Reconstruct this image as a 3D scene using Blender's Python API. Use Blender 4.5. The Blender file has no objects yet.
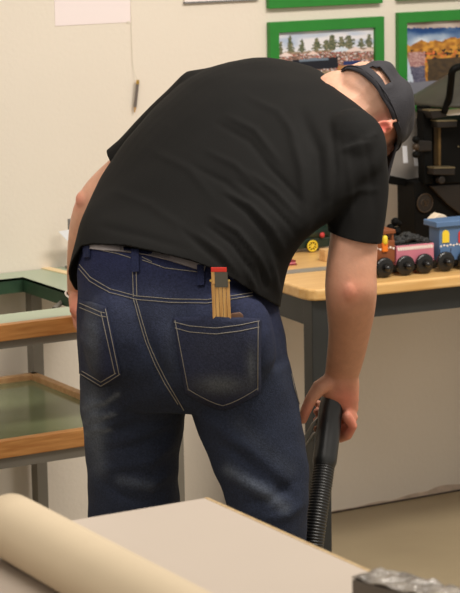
import bpy, bmesh, math, random
import numpy as np
from mathutils import Vector, Matrix, noise
from mathutils.bvhtree import BVHTree
from math import sin, cos, pi, radians, atan, sqrt, exp

random.seed(4)
S = bpy.context.scene
COL = S.collection

# ------------------------------------------------------------------ camera
F_PX, YH, ROLL, YAW, EYE = 2289.0, -117.0, .0183, radians(29.77), 1.65
PITCH = atan((296.5 - YH) / F_PX)
HD = Vector((sin(YAW), cos(YAW), 0))
RT = Vector((cos(YAW), -sin(YAW), 0))
ZU = Vector((0, 0, 1))
CF = HD * cos(PITCH) - ZU * sin(PITCH)
_u = HD * sin(PITCH) + ZU * cos(PITCH)
CR = RT * cos(ROLL) - _u * sin(ROLL)
CU = _u * cos(ROLL) + RT * sin(ROLL)
CP = Vector((0, 0, EYE))
cd = bpy.data.cameras.new('camera')
cam = bpy.data.objects.new('camera', cd)
COL.objects.link(cam)
cam.matrix_world = Matrix(((CR.x, CU.x, -CF.x, CP.x), (CR.y, CU.y, -CF.y, CP.y), (CR.z, CU.z, -CF.z, CP.z), (0, 0, 0, 1)))
cd.sensor_fit = 'HORIZONTAL'
cd.sensor_width = 36
cd.lens = F_PX / 460 * 36
cd.clip_start = .05
cd.dof.use_dof = True
cd.dof.focus_distance = 4.45
cd.dof.aperture_fstop = 13
S.camera = cam

# ------------------------------------------------------------------ world, lights, exposure
def lin(c):
    c = c / 255
    return c / 12.92 if c <= .04045 else ((c + .055) / 1.055) ** 2.4
def rgb(r, g, b):
    return (lin(r), lin(g), lin(b), 1)

W = bpy.data.worlds.new('world')
S.world = W
W.use_nodes = True
W.node_tree.nodes['Background'].inputs[0].default_value = (1, .93, .83, 1)
W.node_tree.nodes['Background'].inputs[1].default_value = .43

def area(name, loc, target, sx, sy, power, col=(1, .94, .86)):
    l = bpy.data.lights.new(name, 'AREA')
    l.shape = 'RECTANGLE'; l.size = sx; l.size_y = sy; l.energy = power; l.color = col
    o = bpy.data.objects.new(name, l)
    COL.objects.link(o)
    o.location = loc
    o.rotation_euler = (Vector(target) - Vector(loc)).to_track_quat('-Z', 'Y').to_euler()
    return o
area('ceiling_light', (3.0, 3.1, 2.75), (3.0, 3.3, 0), 1.3, .5, 40)
area('ceiling_light', (1.0, 3.0, 2.75), (1.0, 3.2, 0), 1.3, .5, 15)
area('ceiling_light', (1.6, -.6, 2.75), (1.6, -.6, 0), 1.3, .5, 5)
S.view_settings.view_transform = 'Standard'
S.view_settings.look = 'None'
S.view_settings.gamma = 1
S.view_settings.use_curve_mapping = False
S.view_settings.exposure = .55

# ------------------------------------------------------------------ pixel -> place helpers (photo measured once, objects stand at real places)
def ray(x, y):
    return CF + CR * ((x - 230) / F_PX) - CU * ((y - 296.5) / F_PX)
def H(x, y, h):
    d = ray(x, y)
    return CP + d * (h / d.dot(HD))
def Zp(x, y, z):
    d = ray(x, y)
    return CP + d * ((z - EYE) / d.z)
def Yp(x, y, Y):
    d = ray(x, y)
    return CP + d * (Y / d.y)
def project(p):
    v = Vector(p) - CP
    w = v.dot(CF)
    return 230 + F_PX * v.dot(CR) / w, 296.5 - F_PX * v.dot(CU) / w

# ------------------------------------------------------------------ materials
def mat(name, col, rough=.6, metal=0, var=0, scale=20, bump=0, bscale=60, spec=.5, col2=None, stretch=None, detail=3):
    m = bpy.data.materials.new(name)
    m.use_nodes = True
    nt = m.node_tree
    b = nt.nodes['Principled BSDF']
    b.inputs['Base Color'].default_value = col
    b.inputs['Roughness'].default_value = rough
    b.inputs['Metallic'].default_value = metal
    b.inputs['Specular IOR Level'].default_value = spec
    tc = nt.nodes.new('ShaderNodeTexCoord')
    mp = nt.nodes.new('ShaderNodeMapping')
    nt.links.new(tc.outputs['Object'], mp.inputs[0])
    if stretch: mp.inputs['Scale'].default_value = stretch
    if var or col2:
        n = nt.nodes.new('ShaderNodeTexNoise')
        n.inputs['Scale'].default_value = scale
        n.inputs['Detail'].default_value = detail
        nt.links.new(mp.outputs[0], n.inputs[0])
        r = nt.nodes.new('ShaderNodeValToRGB')
        c2 = col2 or tuple(max(0, c * (1 - var)) for c in col[:3]) + (1,)
        r.color_ramp.elements[0].position = .35
        r.color_ramp.elements[1].position = .68
        r.color_ramp.elements[0].color = c2
        r.color_ramp.elements[1].color = col
        nt.links.new(n.outputs[0], r.inputs[0])
        nt.links.new(r.outputs[0], b.inputs['Base Color'])
    if bump:
        n2 = nt.nodes.new('ShaderNodeTexNoise')
        n2.inputs['Scale'].default_value = bscale
        n2.inputs['Detail'].default_value = 4
        nt.links.new(mp.outputs[0], n2.inputs[0])
        bp = nt.nodes.new('ShaderNodeBump')
        bp.inputs['Strength'].default_value = bump
        bp.inputs['Distance'].default_value = .01
        nt.links.new(n2.outputs[0], bp.inputs['Height'])
        nt.links.new(bp.outputs[0], b.inputs['Normal'])
    return m

def attr_mat(name, rough=.6, spec=.4, mulscale=0, mulamt=.1, bump=0, bscale=100, sss=0, sheen=0):
    m = bpy.data.materials.new(name)
    m.use_nodes = True
    nt = m.node_tree
    b = nt.nodes['Principled BSDF']
    b.inputs['Roughness'].default_value = rough
    b.inputs['Specular IOR Level'].default_value = spec
    a = nt.nodes.new('ShaderNodeAttribute')
    a.attribute_name = 'Col'
    out = a.outputs['Color']
    tc = nt.nodes.new('ShaderNodeTexCoord')
    if mulscale:
        n = nt.nodes.new('ShaderNodeTexNoise')
        n.inputs['Scale'].default_value = mulscale
        n.inputs['Detail'].default_value = 5
        nt.links.new(tc.outputs['Object'], n.inputs[0])
        mr = nt.nodes.new('ShaderNodeMapRange')
        mr.inputs[1].default_value = .3; mr.inputs[2].default_value = .7
        mr.inputs[3].default_value = 1 - mulamt; mr.inputs[4].default_value = 1 + mulamt
        nt.links.new(n.outputs[0], mr.inputs[0])
        vm = nt.nodes.new('ShaderNodeVectorMath'); vm.operation = 'SCALE'
        nt.links.new(out, vm.inputs[0]); nt.links.new(mr.outputs[0], vm.inputs['Scale'])
        out = vm.outputs[0]
    nt.links.new(out, b.inputs['Base Color'])
    if bump:
        n2 = nt.nodes.new('ShaderNodeTexNoise')
        n2.inputs['Scale'].default_value = bscale
        nt.links.new(tc.outputs['Object'], n2.inputs[0])
        bp = nt.nodes.new('ShaderNodeBump')
        bp.inputs['Strength'].default_value = bump; bp.inputs['Distance'].default_value = .004
        nt.links.new(n2.outputs[0], bp.inputs['Height'])
        nt.links.new(bp.outputs[0], b.inputs['Normal'])
    if sss:
        b.inputs['Subsurface Weight'].default_value = sss
        b.inputs['Subsurface Radius'].default_value = (.01, .004, .002)
        b.inputs['Subsurface Scale'].default_value = .6
    return m

def wood(name, c1, c2, axis=(1, 14, 14), scale=6, rough=.45):
    return mat(name, c1, rough, col2=c2, scale=scale, stretch=axis, detail=5)

M_wall = mat('wall_paint', rgb(229, 218, 203), .75, var=.03, scale=3, bump=.08, bscale=90)
M_floor = mat('linoleum', rgb(168, 152, 122), .4, col2=rgb(154, 138, 110), scale=2.2, bump=.03, bscale=30)
M_stain = mat('grime', rgb(150, 120, 100), .8, var=.2)
M_dark_line = mat('dark_gap', rgb(40, 30, 26), .9)
M_green = mat('green_paint', rgb(35, 128, 42), .45, var=.08, scale=30, bump=.05)
M_paper = mat('paper_white', rgb(238, 226, 222), .8)
M_paper2 = mat('paper_cool', rgb(226, 226, 230), .8)
M_greytrim = mat('grey_trim', rgb(120, 118, 118), .5)
M_string = mat('string', rgb(222, 212, 196), .9)
M_pencil = mat('pencil_grey', rgb(108, 98, 92), .5)
M_brass = mat('brass', rgb(196, 160, 84), .35, .7)
M_pwood = wood('pencil_wood', rgb(216, 180, 130), rgb(190, 150, 100))
M_bench = mat('bench_green_top', rgb(160, 174, 150), .28, var=.05, scale=4)
M_shelf = mat('shelf_green', rgb(116, 124, 90), .12, var=.06, scale=3)
M_dgreen = mat('dark_green_edge', rgb(44, 74, 52), .45, col2=rgb(36, 60, 42), scale=25)
M_oak = wood('oak_edge', rgb(206, 148, 84), rgb(180, 118, 60), (2, 22, 22))
M_oak2 = wood('oak_rim', rgb(200, 158, 112), rgb(180, 134, 90), (10, 10, 10))
M_steel = mat('grey_steel', rgb(128, 122, 112), .45, .2, var=.08, scale=12)
M_cream = mat('cream_strip', rgb(232, 206, 160), .5)
M_maple = wood('maple_top', rgb(228, 186, 124), rgb(214, 166, 100), (1.5, 16, 16), 5, .35)
M_blackmetal = mat('black_metal', rgb(52, 54, 54), .45, .3, var=.15, scale=14)
M_iron = mat('cast_iron', rgb(15, 14, 13), .55, 0, col2=rgb(10, 10, 9), scale=9, bump=.06, bscale=50, spec=.08)
M_ironbrown = mat('worn_iron', rgb(36, 28, 22), .5, .3, col2=rgb(24, 20, 17), scale=12)
M_hood = mat('olive_hood', rgb(72, 68, 58), .5, .1, col2=rgb(56, 53, 46), scale=8)
M_panel = mat('grey_panel', rgb(138, 132, 126), .4, var=.08)
M_worn = mat('worn_edge', rgb(132, 118, 90), .4, .6, var=.2)
M_ochre = mat('ochre_edge', rgb(108, 82, 42), .5, .2, var=.5, scale=40)
M_bronze = mat('bronze_ring', rgb(62, 48, 34), .5, .4)
M_board = mat('laminate_board', rgb(184, 171, 158), .4, var=.03, scale=3)
M_edge = wood('board_edge', rgb(186, 162, 122), rgb(168, 140, 100), (3, 20, 20))
M_roll = mat('brown_paper', rgb(196, 178, 150), .8, var=.04, scale=5, bump=.05, bscale=18)
M_rollin = mat('roll_inner', rgb(186, 140, 112), .8)
M_wrap = mat('plastic_wrap', rgb(168, 160, 150), .18, .15, col2=rgb(104, 98, 92), scale=26, bump=1.0, bscale=45)
M_boxside = mat('dark_box', rgb(88, 80, 72), .5, var=.25, scale=20)
M_rubber = mat('hose_black', rgb(30, 30, 30), .38, var=.1)
M_greyplastic = mat('grey_plastic', rgb(120, 118, 108), .3)
M_belt = mat('belt_leather', rgb(150, 142, 142), .4, var=.15, scale=80)
M_stitch = mat('stitch_thread', rgb(128, 122, 112), .8)
M_silver = mat('bracelet_band', rgb(238, 232, 224), .35)
M_cap = mat('cap_cloth', rgb(34, 32, 38), .8, var=.12, scale=60, bump=.15, bscale=300)
M_shoe = mat('shoe_leather', rgb(40, 34, 30), .5)
M_wallet = mat('wallet_leather', rgb(100, 68, 48), .5, var=.25, scale=40)
M_rulerwood = wood('ruler_wood', rgb(214, 170, 104), rgb(190, 140, 78), (40, 40, 4))
M_rulerend = mat('ruler_dark_end', rgb(84, 80, 70), .5)
M_red = mat('red_paint', rgb(214, 50, 36), .5)
M_eye = mat('eye_white', rgb(230, 225, 220), .2)
M_toyblack = mat('toy_black', rgb(24, 23, 23), .25)
M_pink = mat('toy_pink', rgb(206, 122, 138), .5, var=.06)
M_blue = mat('toy_blue', rgb(88, 118, 158), .5, var=.06)
M_brown = mat('toy_brown', rgb(136, 74, 38), .5, var=.1)
M_yellow = mat('toy_yellow', rgb(240, 208, 56), .45)
M_orange = mat('toy_orange', rgb(238, 122, 30), .45)
M_trimwhite = mat('toy_white', rgb(236, 222, 212), .6)
M_coal = mat('coal', rgb(38, 38, 38), .6, var=.4, scale=60, bump=.5, bscale=90)
M_locogreen = mat('toy_dark_green', rgb(30, 48, 38), .4)
M_teal = mat('toy_teal', rgb(20, 96, 104), .4)
M_maroon = mat('maroon_cloth', rgb(120, 30, 40), .6)
M_block = wood('block_wood', rgb(214, 176, 122), rgb(196, 152, 98))
M_hand_red = mat('toy_red', rgb(200, 60, 60), .5)

# ------------------------------------------------------------------ mesh helpers
def new(name, bm, m, parent=None, smooth=False, bevel=0, seg=2):
    if isinstance(bm, bmesh.types.BMesh):
        me = bpy.data.meshes.new(name)
        bmesh.ops.recalc_face_normals(bm, faces=bm.faces[:])
        bm.to_mesh(me); bm.free()
    else:
        me = bm
        me.name = name
    o = bpy.data.objects.new(name, me)
    COL.objects.link(o)
    if m is not None:
        for x in (m if isinstance(m, (list, tuple)) else [m]):
            me.materials.append(x)
    if smooth:
        me.polygons.foreach_set('use_smooth', [True] * len(me.polygons))
    if bevel:
        b = o.modifiers.new('bevel', 'BEVEL')
        b.width = bevel; b.segments = seg; b.limit_method = 'ANGLE'
    if parent is not None:
        o.parent = parent
        o.matrix_parent_inverse = MW(parent).inverted()
    return o
def MW(o):
    m = Matrix.LocRotScale(o.location, o.rotation_euler, None)
    if o.parent is not None:
        m = MW(o.parent) @ o.matrix_parent_inverse @ m
    return m
def tag(o, label, cat, group=None):
    o['label'] = label; o['category'] = cat
    if group: o['group'] = group
    return o
def thing(name, loc, label, cat, group=None, rz=0):
    o = bpy.data.objects.new(name, None)
    o.empty_display_size = .05
    COL.objects.link(o)
    o.location = loc
    o.rotation_euler = (0, 0, rz)
    return tag(o, label, cat, group)
def struct(o):
    o['kind'] = 'structure'
    return o
def B(): return bmesh.new()

def box(bm, lo, hi, mi=0):
    x0, y0, z0 = lo; x1, y1, z1 = hi
    v = [bm.verts.new(p) for p in ((x0, y0, z0), (x1, y0, z0), (x1, y1, z0), (x0, y1, z0), (x0, y0, z1), (x1, y0, z1), (x1, y1, z1), (x0, y1, z1))]
    for f in ((3, 2, 1, 0), (4, 5, 6, 7), (0, 1, 5, 4), (1, 2, 6, 5), (2, 3, 7, 6), (3, 0, 4, 7)):
        fc = bm.faces.new([v[i] for i in f]); fc.material_index = mi
    return bm
def obox(bm, o, a, b, c, mi=0):
    """box from corner o with edge vectors a,b,c"""
    o, a, b, c = map(Vector, (o, a, b, c))
    v = [bm.verts.new(p) for p in (o, o + a, o + a + b, o + b, o + c, o + a + c, o + a + b + c, o + b + c)]
    for f in ((3, 2, 1, 0), (4, 5, 6, 7), (0, 1, 5, 4), (1, 2, 6, 5), (2, 3, 7, 6), (3, 0, 4, 7)):
        fc = bm.faces.new([v[i] for i in f]); fc.material_index = mi
    return bm
def prism(bm, pts, ext, mi=0):
    ext = Vector(ext)
    a = [bm.verts.new(p) for p in pts]
    b = [bm.verts.new(Vector(p) + ext) for p in pts]
    n = len(pts)
    for f in [a, b[::-1]] + [[a[i], b[i], b[(i + 1) % n], a[(i + 1) % n]] for i in range(n)]:
        fc = bm.faces.new(f); fc.material_index = mi
    return bm
def loft(bm, rings, cap=True, mi=0):
    vs = [[bm.verts.new(p) for p in r] for r in rings]
    n = len(vs[0])
    for a, b in zip(vs, vs[1:]):
        for i in range(n):
            fc = bm.faces.new((a[i], a[(i + 1) % n], b[(i + 1) % n], b[i])); fc.material_index = mi
    if cap:
        for r in (vs[0][::-1], vs[-1]):
            fc = bm.faces.new(r); fc.material_index = mi
    return bm
def frames(pts):
    out = []
    up = None
    for i, p in enumerate(pts):
        t = (pts[min(i + 1, len(pts) - 1)] - pts[max(i - 1, 0)]).normalized()
        if up is None:
            up = t.orthogonal().normalized()
        up = (up - t * up.dot(t)).normalized()
        out.append((up.copy(), t.cross(up)))
    return out
def tube(bm, pts, r, seg=10, mi=0, cap=True):
    pts = [Vector(p) for p in pts]
    rs = r if isinstance(r, (list, tuple)) else [r] * len(pts)
    fr = frames(pts)
    loft(bm, [[p + (u * cos(2 * pi * k / seg) + w * sin(2 * pi * k / seg)) * q for k in range(seg)] for p, q, (u, w) in zip(pts, rs, fr)], cap, mi)
    return bm
def capsule(bm, pts, r, seg=12, mi=0):
    """tube with rounded ends"""
    pts = [Vector(p) for p in pts]
    rs = list(r) if isinstance(r, (list, tuple)) else [r] * len(pts)
    a = (pts[0] - pts[1]).normalized(); z = (pts[-1] - pts[-2]).normalized()
    P, R = [], []
    for k in (85, 60, 30):
        P.append(pts[0] + a * rs[0] * sin(radians(k))); R.append(rs[0] * cos(radians(k)))
    P += pts; R += rs
    for k in (30, 60, 85):
        P.append(pts[-1] + z * rs[-1] * sin(radians(k))); R.append(rs[-1] * cos(radians(k)))
    return tube(bm, P, R, seg, mi)
def ell(bm, c, ax, seg=20, rings=12, mi=0):
    """ellipsoid; ax = three axis vectors"""
    c = Vector(c); a, b, d = map(Vector, ax)
    top = bm.verts.new(c + d); bot = bm.verts.new(c - d)
    vs = []
    for i in range(1, rings):
        t = pi * i / rings
        vs.append([bm.verts.new(c + d * cos(t) + (a * cos(2 * pi * k / seg) + b * sin(2 * pi * k / seg)) * sin(t)) for k in range(seg)])
    for k in range(seg):
        bm.faces.new((top, vs[0][k], vs[0][(k + 1) % seg])).material_index = mi
        bm.faces.new((bot, vs[-1][(k + 1) % seg], vs[-1][k])).material_index = mi
    for r0, r1 in zip(vs, vs[1:]):
        for k in range(seg):
            bm.faces.new((r0[k], r1[k], r1[(k + 1) % seg], r0[(k + 1) % seg])).material_index = mi
    return bm
def sph(bm, c, r, seg=14, rings=9, mi=0):
    return ell(bm, c, ((r, 0, 0), (0, r, 0), (0, 0, r)), seg, rings, mi)
def disc(bm, c, axis, r, th, seg=24, mi=0, prof=None):
    """solid disc or lathe about an axis; prof = list of (radius, offset)"""
    c = Vector(c); axis = Vector(axis).normalized()
    u = axis.orthogonal().normalized(); w = axis.cross(u)
    prof = prof or [(r, 0), (r, th)]
    loft(bm, [[c + axis * o + (u * cos(2 * pi * k / seg) + w * sin(2 * pi * k / seg)) * q for k in range(seg)] for q, o in prof], True, mi)
    return bm
def smooth_path(pts, n=8):
    pts = [Vector(p) for p in pts]
    P = [pts[0] * 2 - pts[1]] + pts + [pts[-1] * 2 - pts[-2]]
    out = []
    for i in range(1, len(P) - 2):
        for k in range(n):
            t = k / n
            a, b, c, d = P[i - 1:i + 3]
            out.append(.5 * ((2 * b) + (c - a) * t + (2 * a - 5 * b + 4 * c - d) * t * t + (3 * b - a - 3 * c + d) * t ** 3))
    out.append(pts[-1])
    return out
def interp_rows(rows, n):
    """Catmull-Rom through numeric rows"""
    A = np.array(rows, float)
    P = np.vstack([2 * A[0] - A[1], A, 2 * A[-1] - A[-2]])
    out = []
    for i in range(1, len(P) - 2):
        for k in range(n):
            t = k / n
            a, b, c, d = P[i - 1:i + 3]
            out.append(.5 * (2 * b + (c - a) * t + (2 * a - 5 * b + 4 * c - d) * t * t + (3 * b - a - 3 * c + d) * t ** 3))
    out.append(A[-1])
    return out
def remesh(bm, voxel, it=2, fac=.5):
    me = bpy.data.meshes.new('tmp')
    bmesh.ops.recalc_face_normals(bm, faces=bm.faces[:])
    bm.to_mesh(me); bm.free()
    o = bpy.data.objects.new('tmp', me)
    COL.objects.link(o)
    r = o.modifiers.new('r', 'REMESH'); r.mode = 'VOXEL'; r.voxel_size = voxel
    if it:
        s = o.modifiers.new('s', 'SMOOTH'); s.iterations = it; s.factor = fac
    dg = bpy.context.evaluated_depsgraph_get()
    out = bpy.data.meshes.new_from_object(o.evaluated_get(dg))
    bpy.data.objects.remove(o)
    bpy.data.meshes.remove(me)
    return out
def get_co(me):
    a = np.empty(len(me.vertices) * 3); me.vertices.foreach_get('co', a)
    return a.reshape(-1, 3)
def get_no(me):
    return np.array([v.normal[:] for v in me.vertices])
def set_co(me, a):
    me.vertices.foreach_set('co', np.ascontiguousarray(a, dtype=np.float32).ravel()); me.update()
_R, _U, _F, _P = (np.array(v[:]) for v in (CR, CU, CF, CP))
def proj_np(a):
    v = a - _P
    w = v @ _F
    return np.stack([230 + F_PX * (v @ _R) / w, 296.5 - F_PX * (v @ _U) / w], 1)
def polydist(q, line):
    d = np.full(len(q), 1e9)
    for a, b in zip(line, line[1:]):
        a = np.array(a, float); b = np.array(b, float)
        ab = b - a
        t = np.clip(((q - a) @ ab) / (ab @ ab), 0, 1)
        d = np.minimum(d, np.linalg.norm(q - a - t[:, None] * ab, axis=1))
    return d
def folds(me, lst):
    """raise or sink soft cloth folds along lines; (line, width, height); they die out towards their ends"""
    co = get_co(me); no = get_no(me); q = proj_np(co)
    face = np.clip(-(no @ _F) * 1.5 + .1, 0, 1)
    disp = np.zeros(len(co))
    for line, w, a in lst:
        line = [np.array(p, float) for p in line]
        L = [np.linalg.norm(line[i + 1] - line[i]) for i in range(len(line) - 1)]
        tot = sum(L); best = np.full(len(q), 1e9); tt = np.zeros(len(q)); s0 = 0
        for p, r_, l in zip(line, line[1:], L):
            ab = r_ - p
            t = np.clip(((q - p) @ ab) / (ab @ ab), 0, 1)
            d = np.linalg.norm(q - p - t[:, None] * ab, axis=1)
            m = d < best
            best = np.where(m, d, best); tt = np.where(m, (s0 + t * l) / tot, tt); s0 += l
        disp += a * np.exp(-(best / w) ** 2) * (.12 + .88 * np.sin(np.pi * np.clip(tt, 0, 1)) ** .8)
    set_co(me, co + no * (disp * face)[:, None])
def wob(me, amp, scale, off=0):
    co = get_co(me); no = get_no(me)
    d = np.array([noise.noise(Vector(c) * scale + Vector((off, 0, 0))) for c in co])
    set_co(me, co + no * (d * amp)[:, None])
def colour(me, arr):
    at = me.color_attributes.new('Col', 'FLOAT_COLOR', 'POINT')
    full = np.ones((len(me.vertices), 4), np.float32)
    full[:, :3] = arr
    at.data.foreach_set('color', full.ravel())
def bvh_of(me):
    return BVHTree.FromPolygons([v.co.copy() for v in me.vertices], [tuple(p.vertices) for p in me.polygons])
def hit(bvh, x, y, off=0):
    d = ray(x, y).normalized()
    loc, n, i, dist = bvh.ray_cast(CP, d)
    if loc is None: return None, None
    if n.dot(d) > 0: n = -n
    return loc + n * off, n
def stroke(bm, bvh, line, r, off, step=3.0, seg=6, mi=0):
    pts = []
    for a, b in zip(line, line[1:]):
        L = sqrt((a[0] - b[0]) ** 2 + (a[1] - b[1]) ** 2)
        n = max(1, int(L / step))
        for k in range(n):
            pts.append((a[0] + (b[0] - a[0]) * k / n, a[1] + (b[1] - a[1]) * k / n))
    pts.append(line[-1])
    P = []
    for x, y in pts:
        p, n = hit(bvh, x, y, off)
        if p is not None: P.append(p)
    run = []
    for p in P:
        if run and (p - run[-1]).length > .05:
            if len(run) > 1: tube(bm, run, r, seg, mi)
            run = []
        run.append(p)
    if len(run) > 1: tube(bm, run, r, seg, mi)

# ================================================================== SETTING
WY = 4.968
struct(new('floor', box(B(), (-3.5, -2.5, -.05), (8, WY, 0)), M_floor))
bm = B()
box(bm, (-3.5, WY, -.05), (8, WY + .12, 2.9))
struct(new('wall_back', bm, M_wall))
# joint line and grime where wall meets floor
bm = B()
box(bm, (2.2, WY - .002, 0), (7, WY, .004))
struct(new('trim_1', bm, M_dark_line))
bm = B()
edge_pts = []
rnd = random.Random(3)
n = 60
for i in range(n + 1):
    x = 3.05 + i * .02
    edge_pts.append((x, WY - .0015, .006 + .012 * abs(noise.noise(Vector((x * 9, 0, 0)))) + (.012 if 3.38 < x < 3.6 else 0) * min(1, max(0, (x - 3.38) / .1))))
for (x0, y0, z0), (x1, y1, z1) in zip(edge_pts, edge_pts[1:]):
    prism(bm, [(x0, y0, .002), (x1, y0, .002), (x1, y0, z1), (x0, y0, z0)], (0, .0012, 0))
struct(new('trim_2', bm, mat('wall_grime', rgb(208, 186, 166), .8, var=.25, scale=30)))

# ================================================================== PICTURES ON THE WALL
def picture_photo(name, x0, x1, z0, z1, y, fn, parent, nx=150, nz=100):
    me = bpy.data.meshes.new(name)
    V, Fc, C = [], [], []
    for j in range(nz + 1):
        for i in range(nx + 1):
            u, v = i / nx, j / nz
            V.append((x0 + (x1 - x0) * u, y, z1 + (z0 - z1) * v))
            C.append(fn(u, v))
    for j in range(nz):
        for i in range(nx):
            a = j * (nx + 1) + i
            Fc.append((a, a + nx + 1, a + nx + 2, a + 1))
    me.from_pydata(V, [], Fc)
    arr = np.array([[lin(min(255, max(0, k))) for k in c] for c in C])
    colour(me, arr)
    return new(name, me, M_print, parent)
M_print = attr_mat('photo_print', .45, .3)
def mix(a, b, t):
    t = min(1, max(0, t))
    return tuple(p + (q - p) * t for p, q in zip(a, b))
def nz(u, v, s, o=0):
    return noise.noise(Vector((u * s + o, v * s, o * 1.7)))
def fair(u, v):
    v *= 1.72; u += .006 * nz(u, v, 30, 20)
    sky = mix((150, 172, 205), (226, 222, 226), .6 + .9 * nz(u, v * 2, 4, 3) + v)
    c = sky
    for tx, tw, top, bot in ((.03, .03, .2, .5), (.13, .035, .08, .55), (.25, .03, .16, .52), (.40, .05, .16, .5), (.50, .04, .22, .5), (.56, .06, .12, .48), (.66, .05, .16, .48), (.74, .06, .14, .46), (.87, .04, .22, .5), (.95, .04, .14, .48)):
        w = tw * (.3 + 1.1 * (v - top) / (bot - top)) if v < bot * .8 else tw * .5
        if top < v < bot and abs(u - tx + .012 * nz(u, v, 30, tx * 9)) < w * (1 + .9 * nz(u, v, 40, tx * 5)):
            c = mix((62, 76, 56), (140, 132, 104), .5 + nz(u, v, 50, 8))
    if v > .44 + .03 * nz(u, 0, 14):
        c = mix((120, 104, 84), (176, 156, 128), .5 + nz(u, v, 26, 1))
    if .47 < v < .9:
        c = mix(c, mix((60, 50, 52), (206, 150, 130), .5 + 1.2 * nz(u, v, 60, 5)), .75)
        if nz(u, v, 44, 11) > .32: c = (216, 206, 206)
        if nz(u, v, 40, 17) > .36: c = (170, 56, 52)
    for tx, ty, w, col in ((.08, .5, .09, (232, 212, 206)), (.36, .5, .07, (226, 200, 190)), (.66, .46, .12, (206, 216, 226)), (.8, .47, .1, (226, 206, 200)), (.95, .5, .1, (220, 200, 190))):
        if abs(u - tx) < w * (v - ty + .07) / .1 and ty - .07 < v < ty + .03: c = col
    if .15 < u < .62 and .60 + .05 * abs(u - .36) < v < .86:
        c = (30, 32, 40)
        if v < .66 and .22 < u < .52: c = (110, 124, 140)
    if .68 < u < .86 and .72 < v < .80: c = (44, 56, 104)
    if .62 < u < .9 and .8 <= v < .95: c = (176, 124, 76)
    return c
def field(u, v):
    v *= 1.22; u += .012 * nz(u, v, 26, 20); v += .015 * nz(u, v, 26, 40)
    c = mix((30, 66, 120), (214, 220, 226), .1 + (v - .12) * 4.2 + .6 * nz(u, v * 2, 5, 2) - .3 * u)
    if v > .33 - .1 * u + .05 * nz(u, 0, 9): c = mix((210, 150, 60), (150, 96, 40), .5 + 1.3 * nz(u, v, 16, 4))
    if u > .55 and .3 - .1 * (u - .55) < v < .5 and nz(u, v, 12, 6) > -.1: c = mix((112, 82, 38), (186, 128, 50), .5 + nz(u, v, 40, 3))
    if v < .1 + .05 * (u - .3): c = mix((150, 130, 118), (196, 180, 170), .5 + nz(u, v, 7, 1))
    if .42 < v < .62 and nz(u, v, 22, 9) > .05 + abs(u - .42) * .8: c = (38, 32, 28)
    if .46 < v < .66 and u > .2 and nz(u, v, 34, 12) > .3: c = (214, 112, 60)
    if .58 < v < .92 and u > .24: c = mix((84, 66, 44), (62, 50, 38), .5 + nz(u, v, 20, 7))
    if .6 < v < .68 and abs(u - .66) < .02: c = (236, 220, 200)
    if abs(u - .12) < .09 and .46 < v < 1: c = mix((150, 100, 98), (200, 164, 156), .5 + 1.2 * nz(u, v, 60, 2)) if v < .68 else mix((70, 70, 90), (112, 108, 128), .5 + nz(u, v, 40, 2))
    if u < .02 + .16 * (v - .5) and v > .42: c = (196, 206, 222)
    if v > .92: c = (120, 120, 130)
    return c
def frame(x0, x1, z0, z1, label, fn, bw=.0275, d=.016, inner=None):
    t = thing('picture_frame', ((x0 + x1) / 2, WY - d, z0), label, 'picture frame', 'green frames on the wall')
    bm = B()
    y0, y1 = WY - d, WY
    o = [(x0, z0), (x1, z0), (x1, z1), (x0, z1)]
    i = [(x0 + bw, z0 + bw), (x1 - bw, z0 + bw), (x1 - bw, z1 - bw), (x0 + bw, z1 - bw)]
    vo = [bm.verts.new((x, y0, z)) for x, z in o]; vi = [bm.verts.new((x, y0, z)) for x, z in i]
    wo = [bm.verts.new((x, y1, z)) for x, z in o]; wi = [bm.verts.new((x, y1, z)) for x, z in i]
    for k in range(4):
        m = (k + 1) % 4
        bm.faces.new((vo[k], vo[m], vi[m], vi[k])); bm.faces.new((wo[m], wo[k], wi[k], wi[m]))
        bm.faces.new((vo[m], vo[k], wo[k], wo[m])); bm.faces.new((vi[k], vi[m], wi[m], wi[k]))
    new('frame', bm, M_green, t, bevel=.0015)
    picture_photo('photo_print', x0 + bw, x1 - bw, z0 + bw, z1 - bw, WY - .006, fn, t)
    new('backing_board', box(B(), (x0 + bw * .5, WY - .005, z0 + bw * .5), (x1 - bw * .5, WY - .001, z1 - bw * .5)), M_dark_line, t)
    return t
frame(2.962, 3.307, 1.05, 1.304, 'green picture frame with a photo of pine trees over a fairground crowd', fair)
frame(3.351, 3.70, 1.05, 1.311, 'green picture frame with a photo of orange hills under blue sky', field)
frame(2.961, 3.303, 1.338, 1.595, 'upper green picture frame over the fairground photo, only its lower border in view', fair)
frame(3.350, 3.70, 1.343, 1.60, 'upper green picture frame over the orange hills photo, at top right corner', field)
# sheets and string
p0 = Yp(55, 26, WY); p1 = Yp(131, 23.5, WY)
bm = B()
obox(bm, (p0.x, WY - .0012, p0.z), (p1.x - p0.x, 0, .0), (0, .001, 0), (0, 0, .30))
t = tag(new('paper_sheet', bm, mat('paper_pinkish', rgb(240, 226, 224), .85)), 'blank pale sheet taped on the wall at upper left', 'paper')
new('tape', box(B(), (p1.x - .012, WY - .002, p1.z + .001), (p1.x - .004, WY - .0011, p1.z + .006)), M_string, t)
p0 = Yp(183, 3.2, WY); p1 = Yp(262, -1, WY)
t = thing('notice_board', (p0.x, WY, p0.z), 'white notice with thin grey lower edge at the top of the wall', 'notice')
new('sheet', box(B(), (p0.x + .002, WY - .006, p0.z + .003), (p0.x + .21, WY - .001, p0.z + .3)), M_paper, t)
new('edge_rail', box(B(), (p0.x, WY - .008, p0.z - .001), (p0.x + .212, WY - .001, p0.z + .003)), M_greytrim, t)
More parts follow.
